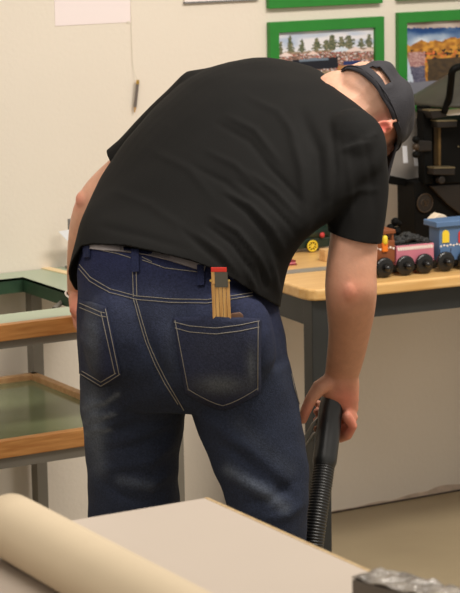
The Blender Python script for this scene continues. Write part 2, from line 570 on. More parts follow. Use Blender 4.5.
# pencil on a string
pt = Yp(138, 80, WY - .012); pb = Yp(134.5, 113, WY - .008)
t = thing('pencil', pb, 'grey pencil with brass end hanging on a string against the wall', 'pencil')
ax = (pb - pt)
bm = B(); tube(bm, [pt + ax * .12, pt + ax * .82], .0039, 6); new('barrel', bm, M_pencil, t)
bm = B(); tube(bm, [pt, pt + ax * .12], .0041, 10); new('ferrule', bm, M_brass, t)
bm = B(); tube(bm, [pt + ax * .82, pt + ax * .97], [.0038, .0012], 8); tube(bm, [pt + ax * .97, pb], [.0012, .0003], 6); new('point', bm, M_pwood, t)
bm = B()
tube(bm, smooth_path([Yp(130.5, -3, WY - .002), Yp(131.5, 30, WY - .003), Yp(132.5, 60, WY - .003), Yp(135, 74, WY - .006), pt + ax * .05 + Vector((0, -.004, 0))], 6), .0006, 5)
tag(new('string', bm, M_string), 'thin pale string hanging down the wall, holding the pencil', 'string')

# ================================================================== GREEN BENCH AT LEFT
BZ = .74
BX = Yp(181, 450, 4.43).x
t = thing('workbench', (1.9, 4.66, 0), 'green topped bench with a wooden front edge and low shelf, at left', 'workbench')
bm = B()   # ring top: front strip, right part, rear strip, left part around an open well
FY, RY, HX = 4.375, 4.885, 2.23
def plate(bm, x0, x1, y0, y1): box(bm, (x0, y0, BZ - .006), (x1, y1, BZ))
plate(bm, 1.0, BX, FY, 4.472); plate(bm, HX, BX, 4.472, RY); plate(bm, 1.0, BX, RY, WY - .004); plate(bm, 1.0, 1.12, 4.472, RY)
new('tabletop', bm, M_bench, t)
bm = B()   # dark green inner edges of the well and core
box(bm, (1.12, RY, BZ - .036), (HX + .0, RY + .02, BZ - .0005)); box(bm, (HX, 4.49, BZ - .036), (HX + .02, RY + .02, BZ - .0005))
new('well_edge', bm, M_dgreen, t)
bm = B(); box(bm, (1.0, FY - .022, BZ - .034), (BX, FY, BZ + .001)); new('front_edge', bm, M_oak, t, bevel=.002)
bm = B(); box(bm, (1.0, FY - .012, BZ - .052), (BX, FY + .028, BZ - .034)); new('rail', bm, M_steel, t)
q = Zp(60, 273.5, BZ)
bm = B(); a = Zp(40, 266.8, BZ); b = Zp(100, 281, BZ)
d = (b - a); pr = Vector((-d.y, d.x, 0)).normalized() * .012
prism(bm, [a - pr, b - pr, b + pr, a + pr], (0, 0, .002)); new('seam_strip', bm, M_cream, t)
for lx, ly in ((2.258, 4.902), (BX - .036, 4.40), (1.05, 4.43), (1.05, 4.905)):
    new('leg', box(B(), (lx, ly, 0), (lx + .027, ly + .034, BZ - .036)), M_steel, t)
bm = B(); tube(bm, [Zp(54, 309, .70) , Yp(69, 296.0, 4.70)], .006, 6); new('brace', bm, M_steel, t)
SZ = .49
t2 = new('shelf', box(B(), (1.1, 4.37, SZ - .012), (2.245, 4.89, SZ)), M_shelf, t)
bm = B(); box(bm, (1.1, 4.348, SZ - .036), (2.262, 4.37, SZ + .002)); new('front_edge', bm, M_oak, t2, bevel=.002)
bm = B(); box(bm, (1.1, 4.88, SZ - .012), (2.262, 4.9, SZ + .014)); box(bm, (2.242, 4.37, SZ - .012), (2.262, 4.9, SZ + .014)); new('rim', bm, M_oak2, t2, bevel=.002)
bm = B(); box(bm, (1.1, 4.355, SZ - .060), (2.255, 4.395, SZ - .037)); box(bm, (1.1, 4.87, SZ - .05), (2.255, 4.9, SZ - .012)); new('shelf_rail', bm, M_steel, t2)
# grey stand with a white sheet on the rear strip of the bench
pp = Yp(70.5, 226, 4.92)
t = thing('sheet_holder', (pp.x, 4.92, BZ), 'small grey upright holder with a white sheet on the bench, behind the left forearm', 'stand')
new('post', box(B(), (pp.x - .005, 4.915, BZ), (pp.x + .004, 4.925, Yp(70.5, 219, 4.92).z)), M_greytrim, t)
new('base', box(B(), (pp.x - .006, 4.895, BZ), (pp.x + .05, 4.945, BZ + .005)), M_greytrim, t)
bm = B(); prism(bm, [Yp(58.5, 231.5, 4.912), Yp(70, 243.5, 4.908), Yp(88, 243, 4.908), Yp(88, 228, 4.912), Yp(70, 229.5, 4.912)], (0, .0015, 0)); new('sheet', bm, M_paper2, t)

# ================================================================== MAPLE TABLE
TZ = .72
A = Zp(309, 302.5, TZ - .028); Bp = Zp(460, 286.8, TZ - .028)
TD = (Bp - A).normalized(); TN = Vector((TD.y, -TD.x, 0))        # TN points to the viewer's side
TA = math.atan2(TD.y, TD.x)
def T(u, v, z): return A.xy.to_3d() + TD * u - TN * v + Vector((0, 0, z))
def Tpx(px, py, v):
    """point of the vertical plane v metres behind the front edge"""
    o = A.xy.to_3d() - TN * v
    d = ray(px, py)
    k = (o - CP).dot(TN) / d.dot(TN)
    p = CP + d * k
    return (p - o).dot(TD), p.z
t = thing('table', T(.46, .25, 0), 'maple topped table with a black steel frame against the back wall', 'table')
bm = B()
DEP = .53
out = [(.92, 0), (.05, 0), (.02, .006), (.006, .02), (0, .05), (0, DEP), (.92, DEP)]
prism(bm, [T(u, v, TZ - .028) for u, v in out], (0, 0, .028))
new('tabletop', bm, M_maple, t, bevel=.006, seg=3)
def tleg(u, v):
    bm = B(); obox(bm, T(u, v, 0), TD * .046, -TN * .046, (0, 0, TZ - .029)); return bm
for u, v in ((.018, .02), (.018, DEP - .07), (.86, .02), (.86, DEP - .07)):
    new('leg', tleg(u, v), M_blackmetal, t, bevel=.002)
bm = B(); obox(bm, T(.064, .03, TZ - .085), TD * .80, -TN * .02, (0, 0, .056)); new('apron', bm, M_blackmetal, t)
bm = B(); obox(bm, T(.026, .066, TZ - .095), TD * .02, -TN * (DEP - .136), (0, 0, .066)); new('apron', bm, M_blackmetal, t)
bm = B(); obox(bm, T(.064, DEP - .06, TZ - .095), TD * .80, -TN * .02, (0, 0, .066)); new('apron', bm, M_blackmetal, t)

def Tpx_(px, py, v):
    u, z = Tpx(px, py, v)
    return T(u, v, z)
M_cream2 = mat('cream_paint', rgb(232, 214, 190), .5)
# ------------------------------------------------------------------ toy train on the table
def lbox(bm, u0, u1, v0, v1, z0, z1, mi=0):
    return obox(bm, T(u0, v0, z0), TD * (u1 - u0), -TN * (v1 - v0), (0, 0, z1 - z0), mi)
WV = .062          # wheel face distance behind the table edge
def wheel(u, r, parent, v=WV):
    bm = B(); disc(bm, T(u, v, TZ + r + .0005), TN, r, .01, 24, prof=[(r * .85, -.006), (r, -.004), (r, .003), (r * .86, .006), (r * .5, .007)])
    w = new('wheel', bm, M_toyblack, parent, smooth=False, bevel=.001)
    bm = B(); capsule(bm, [T(u, v, TZ + r + .0005) + TN * .007, T(u, v, TZ + r + .0005) + TN * .015], .008, 10); new('hub', bm, M_toyblack, w, smooth=True)
def wheels(us, r, parent):
    for u in us:
        wheel(u, r, parent)
        bm = B(); disc(bm, T(u, WV + .064, TZ + r + .0005), TN, r, .01, 20); new('wheel', bm, M_toyblack, parent)
        bm = B(); tube(bm, [T(u, WV + .06, TZ + r), T(u, WV, TZ + r)], .003, 8); new('axle', bm, M_brass, parent)
def wu(px, py): return Tpx(px, py, WV)[0]
R_W = .0242
u1, u2, u3, u4, u5 = wu(384.5, 266), wu(405.5, 266), wu(424.5, 263), wu(445.5, 260), wu(466.5, 257)
FV = WV + .012     # wagon face
def face(px, py): return Tpx(px, py, FV)
# brown wagon
ub = face(396.5, 250)[0]; zt = face(394, 231)[1]; zb = face(394, 262)[1]
t = thing('toy_wagon', T(u1 - .02, FV + .03, TZ), 'brown wooden toy wagon with a yellow and orange passenger, nearest the bare arm', 'toy train wagon', 'toy train on the table')
bm = B(); lbox(bm, ub - .085, ub - .004, FV, FV + .05, zb, zt - .022); new('body', bm, M_brown, t, bevel=.002)
bm = B(); lbox(bm, ub - .089, ub - .003, FV - .003, FV + .053, zt - .022 + .016, zt + .004); lbox(bm, ub - .012, ub - .006, FV + .001, FV + .049, zt - .024, zt); lbox(bm, ub - .083, ub - .074, FV + .001, FV + .049, zt - .024, zt); new('roof', bm, M_brown, t, bevel=.002)
ua, za = face(384.5, 238); 
bm = B(); capsule(bm, [T(ua, FV - .002, za - .01), T(ua, FV - .002, za)], .0068, 10); new('passenger_head', bm, M_yellow, t, smooth=True)
bm = B(); lbox(bm, ua - .0075, ua + .0075, FV - .005, FV + .004, za - .034, za - .01); new('passenger_body', bm, M_orange, t, bevel=.003)
bm = B()
for k in range(9):
    uu = ub - .08 + k * .009
    if abs(uu - ua) > .011: disc(bm, T(uu, FV, za - .0265 + .003 * (k % 2)), TN, .0028, .001, 8)
lbox(bm, ub - .082, ub - .006, FV - .0004, FV + .001, za - .0255, za - .0248)
new('painted_trim', bm, M_trimwhite, t)
wheels((u1, u1 - .05), R_W, t)
# pink wagon
ul, zl = face(396.5, 247); ur, zr = face(434, 242); zb = face(415, 264)[1]
zt = (zl + zr) / 2
t = thing('toy_wagon', T((ul + ur) / 2, FV + .03, TZ), 'pink wooden toy wagon heaped with black coal', 'toy train wagon', 'toy train on the table')
bm = B(); lbox(bm, ul, ur, FV, FV + .05, zb, zt); new('body', bm, M_pink, t, bevel=.0015)
bm = B()
nt_ = 15
for k in range(nt_):
    for r_ in range(2):
        u0 = ul + .002 + (ur - ul - .006) * k / nt_ + r_ * .0012
        prism(bm, [T(u0, FV - .0006, zt - .003 - r_ * .005), T(u0 + .0045, FV - .0006, zt - .003 - r_ * .005), T(u0 + .0063, FV - .0006, zt - .0068 - r_ * .005), T(u0 + .0018, FV - .0006, zt - .0068 - r_ * .005)], -TN * .001)
lbox(bm, ul + .002, ur - .002, FV - .0005, FV + .001, zt - .0084, zt - .0058)
new('painted_trim', bm, M_trimwhite, t)
bm = B()
rr = random.Random(5)
for k in range(170):
    uu = rr.uniform(.05, .95); vv = rr.uniform(.006, .044)
    h_ = .023 * max(0, 1 - abs(uu - .42) * 1.7) * (1 - (abs(vv - .025) / .025) ** 2 * .6)
    sph(bm, T(ul + (ur - ul) * uu, FV + vv, zt + h_ + rr.uniform(-.004, .002)), rr.uniform(.004, .007), 7, 5)
lbox(bm, ul + .003, ur - .003, FV + .003, FV + .047, zt - .004, zt + .003)
new('coal_load', bm, M_coal, t)
wheels((u2, u3), R_W, t)
# blue wagon
ul, zt = face(428.5, 222.5); zb = face(434, 262)[1]
t = thing('toy_wagon', T(ul + .08, FV + .03, TZ), 'blue wooden toy wagon with overhanging roof and a yellow passenger, at right edge', 'toy train wagon', 'toy train on the table')
ul2 = face(439.5, 240)[0]
bm = B(); lbox(bm, ul2, ul2 + .17, FV, FV + .05, zb, zt - .013); new('body', bm, M_blue, t, bevel=.0015)
bm = B(); lbox(bm, ul2 - .012, ul2 + .18, FV - .007, FV + .057, zt - .014, zt); new('roof', bm, M_blue, t, bevel=.002)
for px, m_, nm in ((445.5, M_yellow, 'passenger_head'), (461.5, M_hand_red, 'passenger_head')):
    ua, za = face(px, 234)
    bm = B(); pts = [T(ua - .0095, FV - .002, za - .021), T(ua + .0095, FV - .002, za - .021)] + [T(ua + .0095 * cos(a), FV - .002, za + .0 + .0095 * sin(a)) for a in [pi * k / 10 for k in range(11)]]
    prism(bm, pts, -TN * .004); new(nm, bm, m_, t)
bm = B()
for k in range(18):
    uu = ul2 + .004 + k * .0088
    disc(bm, T(uu, FV, face(445, 246)[1] + .002 * (k % 2)), TN, .0026, .001, 8)
zq = face(445, 246)[1]; lbox(bm, ul2 + .003, ul2 + .156, FV - .0004, FV + .001, zq + .0006, zq + .0013)
new('painted_trim', bm, M_trimwhite, t)
for px_ in (440, 451):
    bm = B(); uu = face(px_, 250)[0]; lbox(bm, uu - .0015, uu, FV - .0008, FV, zb + .014, zb + .03); new('door_line', bm, M_dark_line, t)
wheels((u4, u5, u5 + .05), R_W, t)
# small knobbly black ornament behind the brown wagon
t0 = Zp(394, 262, TZ); c0 = T(ub + .01, .30, TZ)
u_, z_ = Tpx(393.5, 230, .16)
bm = B()
for du, dz, r_ in ((0, -.02, .014), (.006, -.004, .01), (-.006, .004, .009), (.004, .016, .009), (.012, .012, .006), (-.01, -.012, .008)):
    sph(bm, T(u_ + du * 1.3, .16, z_ + dz * 1.2), r_ * 1.25, 8, 6)
lbox(bm, u_ - .016, u_ + .016, .15, .18, TZ, z_ - .02)
tag(new('ornament', bm, M_iron), 'small knobbly black ornament standing behind the brown toy wagon', 'ornament')

# ------------------------------------------------------------------ things glimpsed under the arm
cu, cz = Tpx(311, 244, .497)
t = thing('toy_locomotive', T(cu, .51, TZ), 'dark green toy locomotive with a yellow wheel, seen under the armpit', 'toy locomotive')
bm = B(); lbox(bm, cu - .07, cu + .09, .497, .533, TZ + .010, TZ + .034); new('chassis', bm, M_locogreen, t, bevel=.002)
bm = B(); tube(bm, [T(cu - .06, .512, TZ + .048), T(cu + .05, .512, TZ + .048)], .02, 16); new('boiler', bm, M_locogreen, t, smooth=True)
bm = B(); lbox(bm, cu + .045, cu + .09, .497, .533, TZ + .034, TZ + .085); lbox(bm, cu + .04, cu + .095, .493, .538, TZ + .085, TZ + .09); new('cab', bm, M_locogreen, t, bevel=.002)
bm = B(); tube(bm, [T(cu - .045, .512, TZ + .065), T(cu - .045, .512, TZ + .095)], [.006, .009], 10); new('chimney', bm, M_hand_red, t)
for k, du in enumerate((-.075, 0, .07)):
    bm = B(); disc(bm, T(cu + du, .493, TZ + .0165), TN, .016, .004, 20)
    w = new('wheel', bm, M_toyblack, t)
    bm = B()
    ring = [T(cu + du, .4885, TZ + .0165) + TD * .013 * cos(a) + Vector((0, 0, .013 * sin(a))) for a in [2 * pi * j / 20 for j in range(21)]]
    tube(bm, ring, .0022, 6)
    for j in range(4):
        a = pi * j / 4
        e = TD * .012 * cos(a) + Vector((0, 0, .012 * sin(a)))
        tube(bm, [T(cu + du, .4885, TZ + .0165) - e, T(cu + du, .4885, TZ + .0165) + e], .0015, 5)
    new('spokes', bm, M_yellow, w)
bm = B(); sph(bm, T(cu + .03, .493, TZ + .042), .007, 10, 7); new('red_lamp', bm, M_hand_red, t)
p = Zp(329, 261.5, TZ)
bm = B(); o = p - TD * .012; obox(bm, o, TD * .05, -TN * .03, (0, 0, .03))
tag(new('wooden_block', bm, M_block, bevel=.002), 'plain pale wooden block on the table beside the bare arm', 'wooden block')
p = Zp(297, 265, TZ)
t = thing('maroon_book', p, 'small stack of maroon covers on the table beside the shirt', 'book')
bm = B(); obox(bm, p - TD * .09 + Vector((0, 0, 0)), TD * .09, -TN * .06, (0, 0, .004)); obox(bm, p - TD * .088 + Vector((0, 0, .008)), TD * .085, -TN * .06, (0, 0, .004)); new('cover', bm, M_maroon, t)
bm = B(); obox(bm, p - TD * .087 + Vector((0, 0, .004)), TD * .083, -TN * .055, (0, 0, .004)); new('pages', bm, M_pink, t)
a = Zp(270, 274, TZ); b = Zp(331, 271.5, TZ)
bm = B(); a = T(.02, .18, TZ); obox(bm, Zp(284, 274.5, TZ), TD * .24, -TN * .045, (0, 0, .0015))
tag(new('metal_ruler', bm, mat('dull_metal', rgb(150, 146, 138), .4, .3, var=.1)), 'flat grey metal strip lying along the maple table top', 'ruler')

bm = B(); prism(bm, [Tpx_(431, 224, .15), Tpx_(432, 221, .15), Tpx_(436, 216.5, .15), Tpx_(440, 213.5, .15), Tpx_(445, 215, .15), Tpx_(449, 218, .15), Tpx_(452, 222, .15), T(Tpx(453, 240, .15)[0], .15, TZ), T(Tpx(440, 240, .15)[0], .15, TZ), Tpx_(438, 228, .15)], -TN * .03)
tag(new('wooden_arch', bm, M_cream2, bevel=.002), 'cream rounded wooden piece peeking above the blue toy wagon', 'toy')
# ------------------------------------------------------------------ black machine at the back right of the table
MYv = 4.74
def mp(x, y, Y=MYv): return Yp(x, y, Y)
t = thing('hand_press', (3.45, 4.82, TZ), 'black cast iron machine with clamps and olive hood, behind the toy train', 'machine')
zb = TZ + .0005
def mpz(x, Y=MYv):
    p = mp(x, 250, Y); return Vector((p.x, Y, zb))
bm = B()
prism(bm, [mp(414.5, 182), mpz(415.5), mpz(500), mp(500, 170), mp(440, 178)], (0, .08, 0))
new('base_casting', bm, M_iron, t, bevel=.003)
c = mp(425, 203, MYv - .004)
bm = B()
ringp = [c + Vector((.0235 * cos(a), 0, .0235 * sin(a))) for a in [2 * pi * j / 28 for j in range(29)]]
tube(bm, ringp, .0016, 6)
em = new('emblem', bm, M_bronze, t, smooth=True)
bm = B(); disc(bm, c + Vector((0, .004, 0)), (0, -1, 0), .0225, .003, 28); new('emblem_plate', bm, M_ironbrown, em)
bm = B()
sw = [(-.012, -.004), (-.009, .006), (-.003, .008), (0, -.002), (.002, -.008), (.006, .004), (.01, .008), (.012, -.003)]
tube(bm, smooth_path([c + Vector((x, .0008, z)) for x, z in sw], 5), .0012, 5); tube(bm, smooth_path([c + Vector((x * .8, .0008, -z * .8 - .002)) for x, z in sw], 5), .001, 5)
new('emblem_relief', bm, M_bronze, em)
# hood
hood_c = Vector((mp(474, 118).x, 4.765, 0))
z_rim = mp(440, 106).z
bm = B()
prof = [(.146, 0), (.158, .003), (.154, .012), (.06, .068), (.03, .088), (.022, .10)]
disc(bm, hood_c + Vector((0, 0, z_rim)), (0, 0, 1), 1, 1, 40, prof=prof)
new('hood', bm, M_hood, t, smooth=True)
bm = B(); prism(bm, [mp(423, 106, MYv - .02), mp(432, 106, MYv - .02), mp(433, 184, MYv - .02), mp(425, 184, MYv - .02)], (0, .03, 0)); new('post', bm, M_iron, t, bevel=.002)
bm = B(); prism(bm, [mp(430.5, 112, MYv + .015), mp(437, 112, MYv + .015), mp(437, 186, MYv + .015), mp(431, 188, MYv + .015)], (0, .03, 0)); new('guide_rail', bm, M_iron, t)
# grey panel with two white bars
bm = B(); prism(bm, [mp(383, 108, MYv + .05), mp(416, 108, MYv + .05), mp(419, 143, MYv + .05), mp(421, 186, MYv + .05), mp(383, 178, MYv + .05)], (0, .012, 0)); pn = new('panel', bm, M_panel, t, bevel=.003)
for x0, x1, ya, yb in ((402.5, 407, 146, 163), (413.5, 417, 148, 166)):
    bm = B(); prism(bm, [mp(x0, ya, MYv + .049), mp(x1, ya, MYv + .049), mp(x1 + 1, yb, MYv + .049), mp(x0 + 1, yb, MYv + .049)], (0, .001, 0)); new('white_bar', bm, M_paper2, pn)
bm = B(); prism(bm, [mp(383, 174, MYv + .04), mp(422, 182, MYv + .04), mp(424, 189, MYv + .04), mp(383, 183, MYv + .04)], (0, .02, 0)); new('panel_rail', bm, M_iron, t, bevel=.002)
# clamp knobs
bm = B(); prism(bm, [mp(417, 140, MYv - .03), mp(432, 141, MYv - .03), mp(432, 151, MYv - .03), mp(417, 152, MYv - .03)], (0, .012, 0)); cl = new('clamp', bm, M_ironbrown, t, bevel=.003)
for y_, m_ in ((139.5, M_iron), (147, M_bronze), (154.5, M_iron)):
    bm = B(); c = mp(415.5, y_, MYv - .03); disc(bm, c, (0, -1, 0), .008, .01, 16, prof=[(.005, -.006), (.0085, -.003), (.0085, .006), (.005, .009)]); new('knob', bm, m_, cl, smooth=True)
# right column with worn ochre edge, brackets, bolts
bm = B(); prism(bm, [mp(440, 122, MYv - .02), mp(490, 118, MYv - .02), mp(490, 182, MYv - .02), mp(440, 184, MYv - .02)], (0, .12, 0)); new('column', bm, M_iron, t, bevel=.003)
bm = B(); prism(bm, [mp(438.5, 124, MYv - .018), mp(440.8, 124, MYv - .022), mp(440.8, 168, MYv - .022), mp(438.5, 168, MYv - .018)], (0, .02, 0)); new('edge_strip', bm, M_ochre, t)
for pts in ([(429, 110), (447, 109), (447, 117), (433, 119)], [(437, 120.5), (457, 120), (457, 127), (438, 128)], [(434, 167.5), (455, 167), (455, 175), (434, 175)]):
    bm = B(); prism(bm, [mp(x, y, MYv - .05) for x, y in pts], (0, .05, 0)); f = new('bracket', bm, M_ironbrown, t, bevel=.002)
    bm = B(); x0, y0 = pts[0]; x1, y1 = pts[1]; prism(bm, [mp(x0, y0 - .2, MYv - .052), mp(x1, y1 - .2, MYv - .052), mp(x1, y1 + 1.2, MYv - .052), mp(x0, y0 + 1.2, MYv - .052)], (0, .03, 0)); new('worn_rim', bm, M_worn, f)
bm = B(); disc(bm, mp(438.5, 179.5, MYv - .03), (0, -1, 0), .01, .016, 12); new('bolt', bm, M_ironbrown, t, bevel=.002)
bm = B(); disc(bm, mp(458, 146.5, MYv - .022), (0, -1, 0), .0022, .003, 10); new('screw', bm, M_worn, t)
bm = B(); tube(bm, smooth_path([mp(462, 66, MYv - .12), mp(453, 70, MYv - .12), mp(451, 82, MYv - .10), mp(449, 98, MYv - .07), mp(444, 112, MYv - .05)], 6), .009, 10); new('lever_arm', bm, M_iron, t, smooth=True)
bm = B(); prism(bm, [mp(430, 186, MYv - .012), mp(500, 180, MYv - .012), mp(500, 226, MYv - .012), mp(470, 222, MYv - .012), mp(447, 204, MYv - .012)], (0, .03, 0)); new('web_plate', bm, M_ironbrown, t, bevel=.003)

# ================================================================== FOREGROUND TABLE
FZ = .72
c0 = Zp(207, 497.5, FZ)
X1, Y1 = c0.x, c0.y
t = thing('work_table', (1.1, 2.2, 0), 'pale laminate work table with a thin wooden edge, in the foreground', 'table')
new('tabletop', box(B(), (.5, 1.3, FZ - .018), (X1 - .005, Y1 - .001, FZ)), M_board, t)
bm = B(); box(bm, (X1 - .005, 1.3, FZ - .02), (X1 + .001, Y1, FZ + .0005)); new('wood_edge', bm, M_edge, t)
for lx, ly in ((.55, 1.35), (X1 - .14, 1.35), (.55, Y1 - .12), (X1 - .14, Y1 - .12)):
    new('leg', box(B(), (lx, ly, 0), (lx + .045, ly + .045, FZ - .019)), M_steel, t)
# rolls of paper
def roll(x, r, y0, y1, label):
    t = thing('paper_roll', (x, y0, FZ), label, 'paper roll', 'paper rolls on the foreground table')
    bm = B()
    n = 40
    zc = FZ + r
    prof = []
    L = 12
    for j in range(L + 1):
        y = y0 + (y1 - y0) * j / L
        ring = []
        for k in range(n):
            a = 2 * pi * k / n
            rr = r * (1 + .02 * sin(a * 2 + j * .15))
            zz = zc + rr * sin(a)
            ring.append((x + rr * cos(a), y, max(zz, FZ + .0006)))
        prof.append(ring)
    loft(bm, prof, True)
    new('sheet_roll', bm, M_roll, t, smooth=True)
    bm = B(); tube(bm, [(x, y1, zc), (x, y1 + .002, zc)], r * .8, 24); new('core', bm, M_rollin, t)
pr = Zp(22, 497, FZ + .083)
rx = pr.x - .014
ROLL_R = .046
roll(rx - .008, ROLL_R, 2.02, pr.y, 'long pale paper roll lying across the left of the foreground table')
t = thing('paper_roll', (rx - .3, pr.y + .06, FZ), 'pale paper roll lying crosswise behind the far end of the long roll, at left edge', 'paper roll', 'paper rolls on the foreground table')
bm = B(); tube(bm, [(rx - .55, pr.y + .062, FZ + .0445), (rx - .015, pr.y + .062, FZ + .0445)], .044, 32); new('sheet_roll', bm, M_roll, t, smooth=False)
bm = B(); tube(bm, [(rx - .016, pr.y + .062, FZ + .0445), (rx - .013, pr.y + .062, FZ + .0445)], .034, 24); new('core', bm, M_rollin, t)
# wrapped box
z_ = FZ + .05
a = Zp(351.5, 577.5, z_); b = Zp(382, 567.5, z_); c = Zp(462, 590, z_)
e1 = (b - a); e2 = (c - b); e2 = (e2 - e1 * (e2.dot(e1) / e1.dot(e1))).normalized() * .2
t = thing('wrapped_box', (a.x, a.y, FZ), 'small dark box wrapped in shiny clear plastic, bottom right corner', 'box')
bm = B(); obox(bm, Vector((a.x, a.y, FZ + .0005)), e1, e2, (0, 0, .047)); new('box_body', bm, M_boxside, t, bevel=.002)
bm = B()
N1, N2 = 14, 40
vs = []
for i in range(N1 + 1):
    row = []
    for j in range(N2 + 1):
        p = Vector((a.x, a.y, z_)) + e1 * (i / N1) + e2 * (j / N2)
        p.z += .003 + .005 * noise.noise(Vector((p.x * 60, p.y * 60, 0))) - .0015
        row.append(bm.verts.new(p))
    vs.append(row)
for i in range(N1):
    for j in range(N2):
        bm.faces.new((vs[i][j], vs[i + 1][j], vs[i + 1][j + 1], vs[i][j + 1]))
wr = new('plastic_wrap', bm, M_wrap, t, smooth=True)
sm = wr.modifiers.new('s', 'SOLIDIFY'); sm.thickness = .002

# ================================================================== PERSON
exec_person = True
# ---- shared shapes
NR = 32
def ring_px(xL, yL, xR, yR, hL, hR, bn, bf, dz=0, pw=1.0, n=NR):
    L = H(xL, yL, hL); R = H(xR, yR, hR)
    c = (L + R) / 2; a = (R - L) / 2
    pts = []
    for k in range(n):
        th = 2 * pi * k / n
        cs, sn = cos(th), sin(th)
        cs = math.copysign(abs(cs) ** pw, cs); sn2 = math.copysign(abs(sn) ** pw, sn)
        b = bf if sn > 0 else bn
        pts.append(c + a * cs + HD * (b * sn2) + ZU * (dz * max(0, sn)))
    return pts
# ---- jeans
PELV = [(88, 234, 264, 259, 4.25, 4.22, .10, .12, -.05), (82, 243, 269, 269, 4.25, 4.22, .115, .12, -.05), (78, 264, 277, 293, 4.25, 4.22, .13, .13, -.04), (77, 292, 282, 318, 4.25, 4.22, .15, .13, -.02),
        (77, 322, 287, 345, 4.25, 4.22, .16, .13, 0), (78, 352, 292, 370, 4.25, 4.22, .155, .13, 0), (80, 384, 297, 392, 4.26, 4.21, .13, .13, 0), (82, 402, 300, 404, 4.26, 4.21, .10, .11, 0)]
LLEG = [(80, 182, 360, 4.27, .135, .12), (80, 187, 400, 4.28, .115, .115), (83, 183, 430, 4.29, .105, .11), (87, 179, 465, 4.30, .10, .105), (88, 179, 500, 4.31, .10, .105), (88, 177, 540, 4.32, .095, .10), (90, 170, 600, 4.31, .085, .09), (94, 166, 660, 4.29, .08, .085), (97, 166, 700, 4.28, .08, .085), (97, 167, 722, 4.28, .085, .085)]
RLEG = [(182, 290, 360, 4.21, .135, .12), (187, 298, 400, 4.20, .115, .115), (197, 303, 430, 4.19, .105, .11), (211, 309, 465, 4.18, .10, .105), (225, 309, 500, 4.17, .10, .10), (229, 306, 540, 4.17, .095, .10), (233, 302, 600, 4.17, .085, .09), (235, 303, 660, 4.17, .08, .085), (234, 304, 715, 4.17, .08, .085), (233, 305, 742, 4.17, .085, .085)]
def pel(s=1.0, rows=PELV):
    R = []
    for xL, yL, xR, yR, hL, hR, bn, bf, dz in interp_rows(rows, 3):
        cx, cy = (xL + xR) / 2, (yL + yR) / 2
        R.append(ring_px(cx + (xL - cx) * s, cy + (yL - cy) * s, cx + (xR - cx) * s, cy + (yR - cy) * s, hL, hR, bn * s, bf * s, dz, .95))
    return R
def legr(rows, s=1.0):
    R = []
    for xL, xR, y, h, bn, bf in interp_rows(rows, 3):
        cx = (xL + xR) / 2
        R.append(ring_px(cx + (xL - cx) * s, y, cx + (xR - cx) * s, y, h, h, bn * s, bf * s))
    return R
bm = B()
loft(bm, pel()); loft(bm, legr(LLEG)); loft(bm, legr(RLEG))
# buttock fullness
for x, y, h, r1, r2 in ((122, 335, 4.16, .072, .10), (222, 345, 4.12, .10, .115)):
    ell(bm, H(x, y, h), (RT * r1, HD * .075, ZU * r2))
jeans_me = remesh(bm, .0065, 4)
folds(jeans_me, [
    ([(136, 300), (146, 340), (165, 380), (186, 412)], 7, -.010),
    ([(186, 416), (150, 424), (110, 432)], 6, -.006), ([(180, 428), (140, 446), (100, 452)], 5, -.006), ([(182, 440), (150, 462), (96, 470)], 5, .005),
    ([(84, 420), (110, 414), (140, 400)], 4, .004), ([(84, 405), (104, 402), (118, 392)], 3, .004), ([(82, 432), (104, 428), (124, 420)], 3, .004),
    ([(178, 470), (150, 486), (120, 480)], 6, .006), ([(100, 478), (120, 496), (150, 505)], 5, -.005),
    ([(190, 410), (215, 425), (250, 450), (285, 478)], 6, .004), ([(205, 440), (235, 452), (270, 485), (300, 495)], 5, -.005), ([(228, 470), (250, 485), (280, 505)], 6, .008), ([(240, 505), (270, 500), (300, 480)], 5, -.006), ([(300, 505), (285, 488), (262, 470)], 4, -.005), ([(306, 500), (290, 515), (260, 520)], 4, .005),
    ([(80, 340), (92, 346), (104, 352)], 3, .003), ([(80, 322), (94, 330), (102, 338)], 3, .003),
    ([(160, 300), (180, 330), (190, 360)], 8, -.003),
])
wob(jeans_me, .0035, 22)
co = get_co(jeans_me); q = proj_np(co)
fade = np.zeros(len(co))
def blob(x, y, sx, sy, a): return a * np.exp(-((q[:, 0] - x) / sx) ** 2 - ((q[:, 1] - y) / sy) ** 2)
fade += blob(92, 425, 14, 45, .45) + blob(90, 350, 10, 40, .3) + blob(150, 310, 60, 30, .12) + blob(170, 350, 8, 30, .1)
for l, w, a in (([(84, 408), (104, 404), (118, 394)], 2.0, .7), ([(83, 422), (98, 420), (114, 414)], 2.0, .7), ([(84, 434), (110, 430)], 2.0, .6), ([(92, 400), (96, 430), (100, 470)], 7, .25), ([(150, 486), (120, 480)], 5, .3), ([(228, 470), (262, 490), (285, 508)], 6, .45), ([(240, 425), (290, 470)], 8, .12)):
    fade += a * np.exp(-(polydist(q, l) / w) ** 2)
dk = np.clip((q[:, 1] - 250) / 120, 0, 1)            # upper part of the denim is less washed and bluer
cA = np.array([lin(34), lin(38), lin(68)]); cB = np.array([lin(36), lin(42), lin(58)]); cF = np.array([lin(92), lin(98), lin(108)])
colr = cA * (1 - dk[:, None]) + cB * dk[:, None]
f_ = np.clip(fade, 0, .8)[:, None]
colr = colr * (1 - f_) + cF * f_
colour(jeans_me, colr)
M_denim = attr_mat('denim', .85, .2, 260, .28, .35, 420)
jeans_bvh = bvh_of(jeans_me)

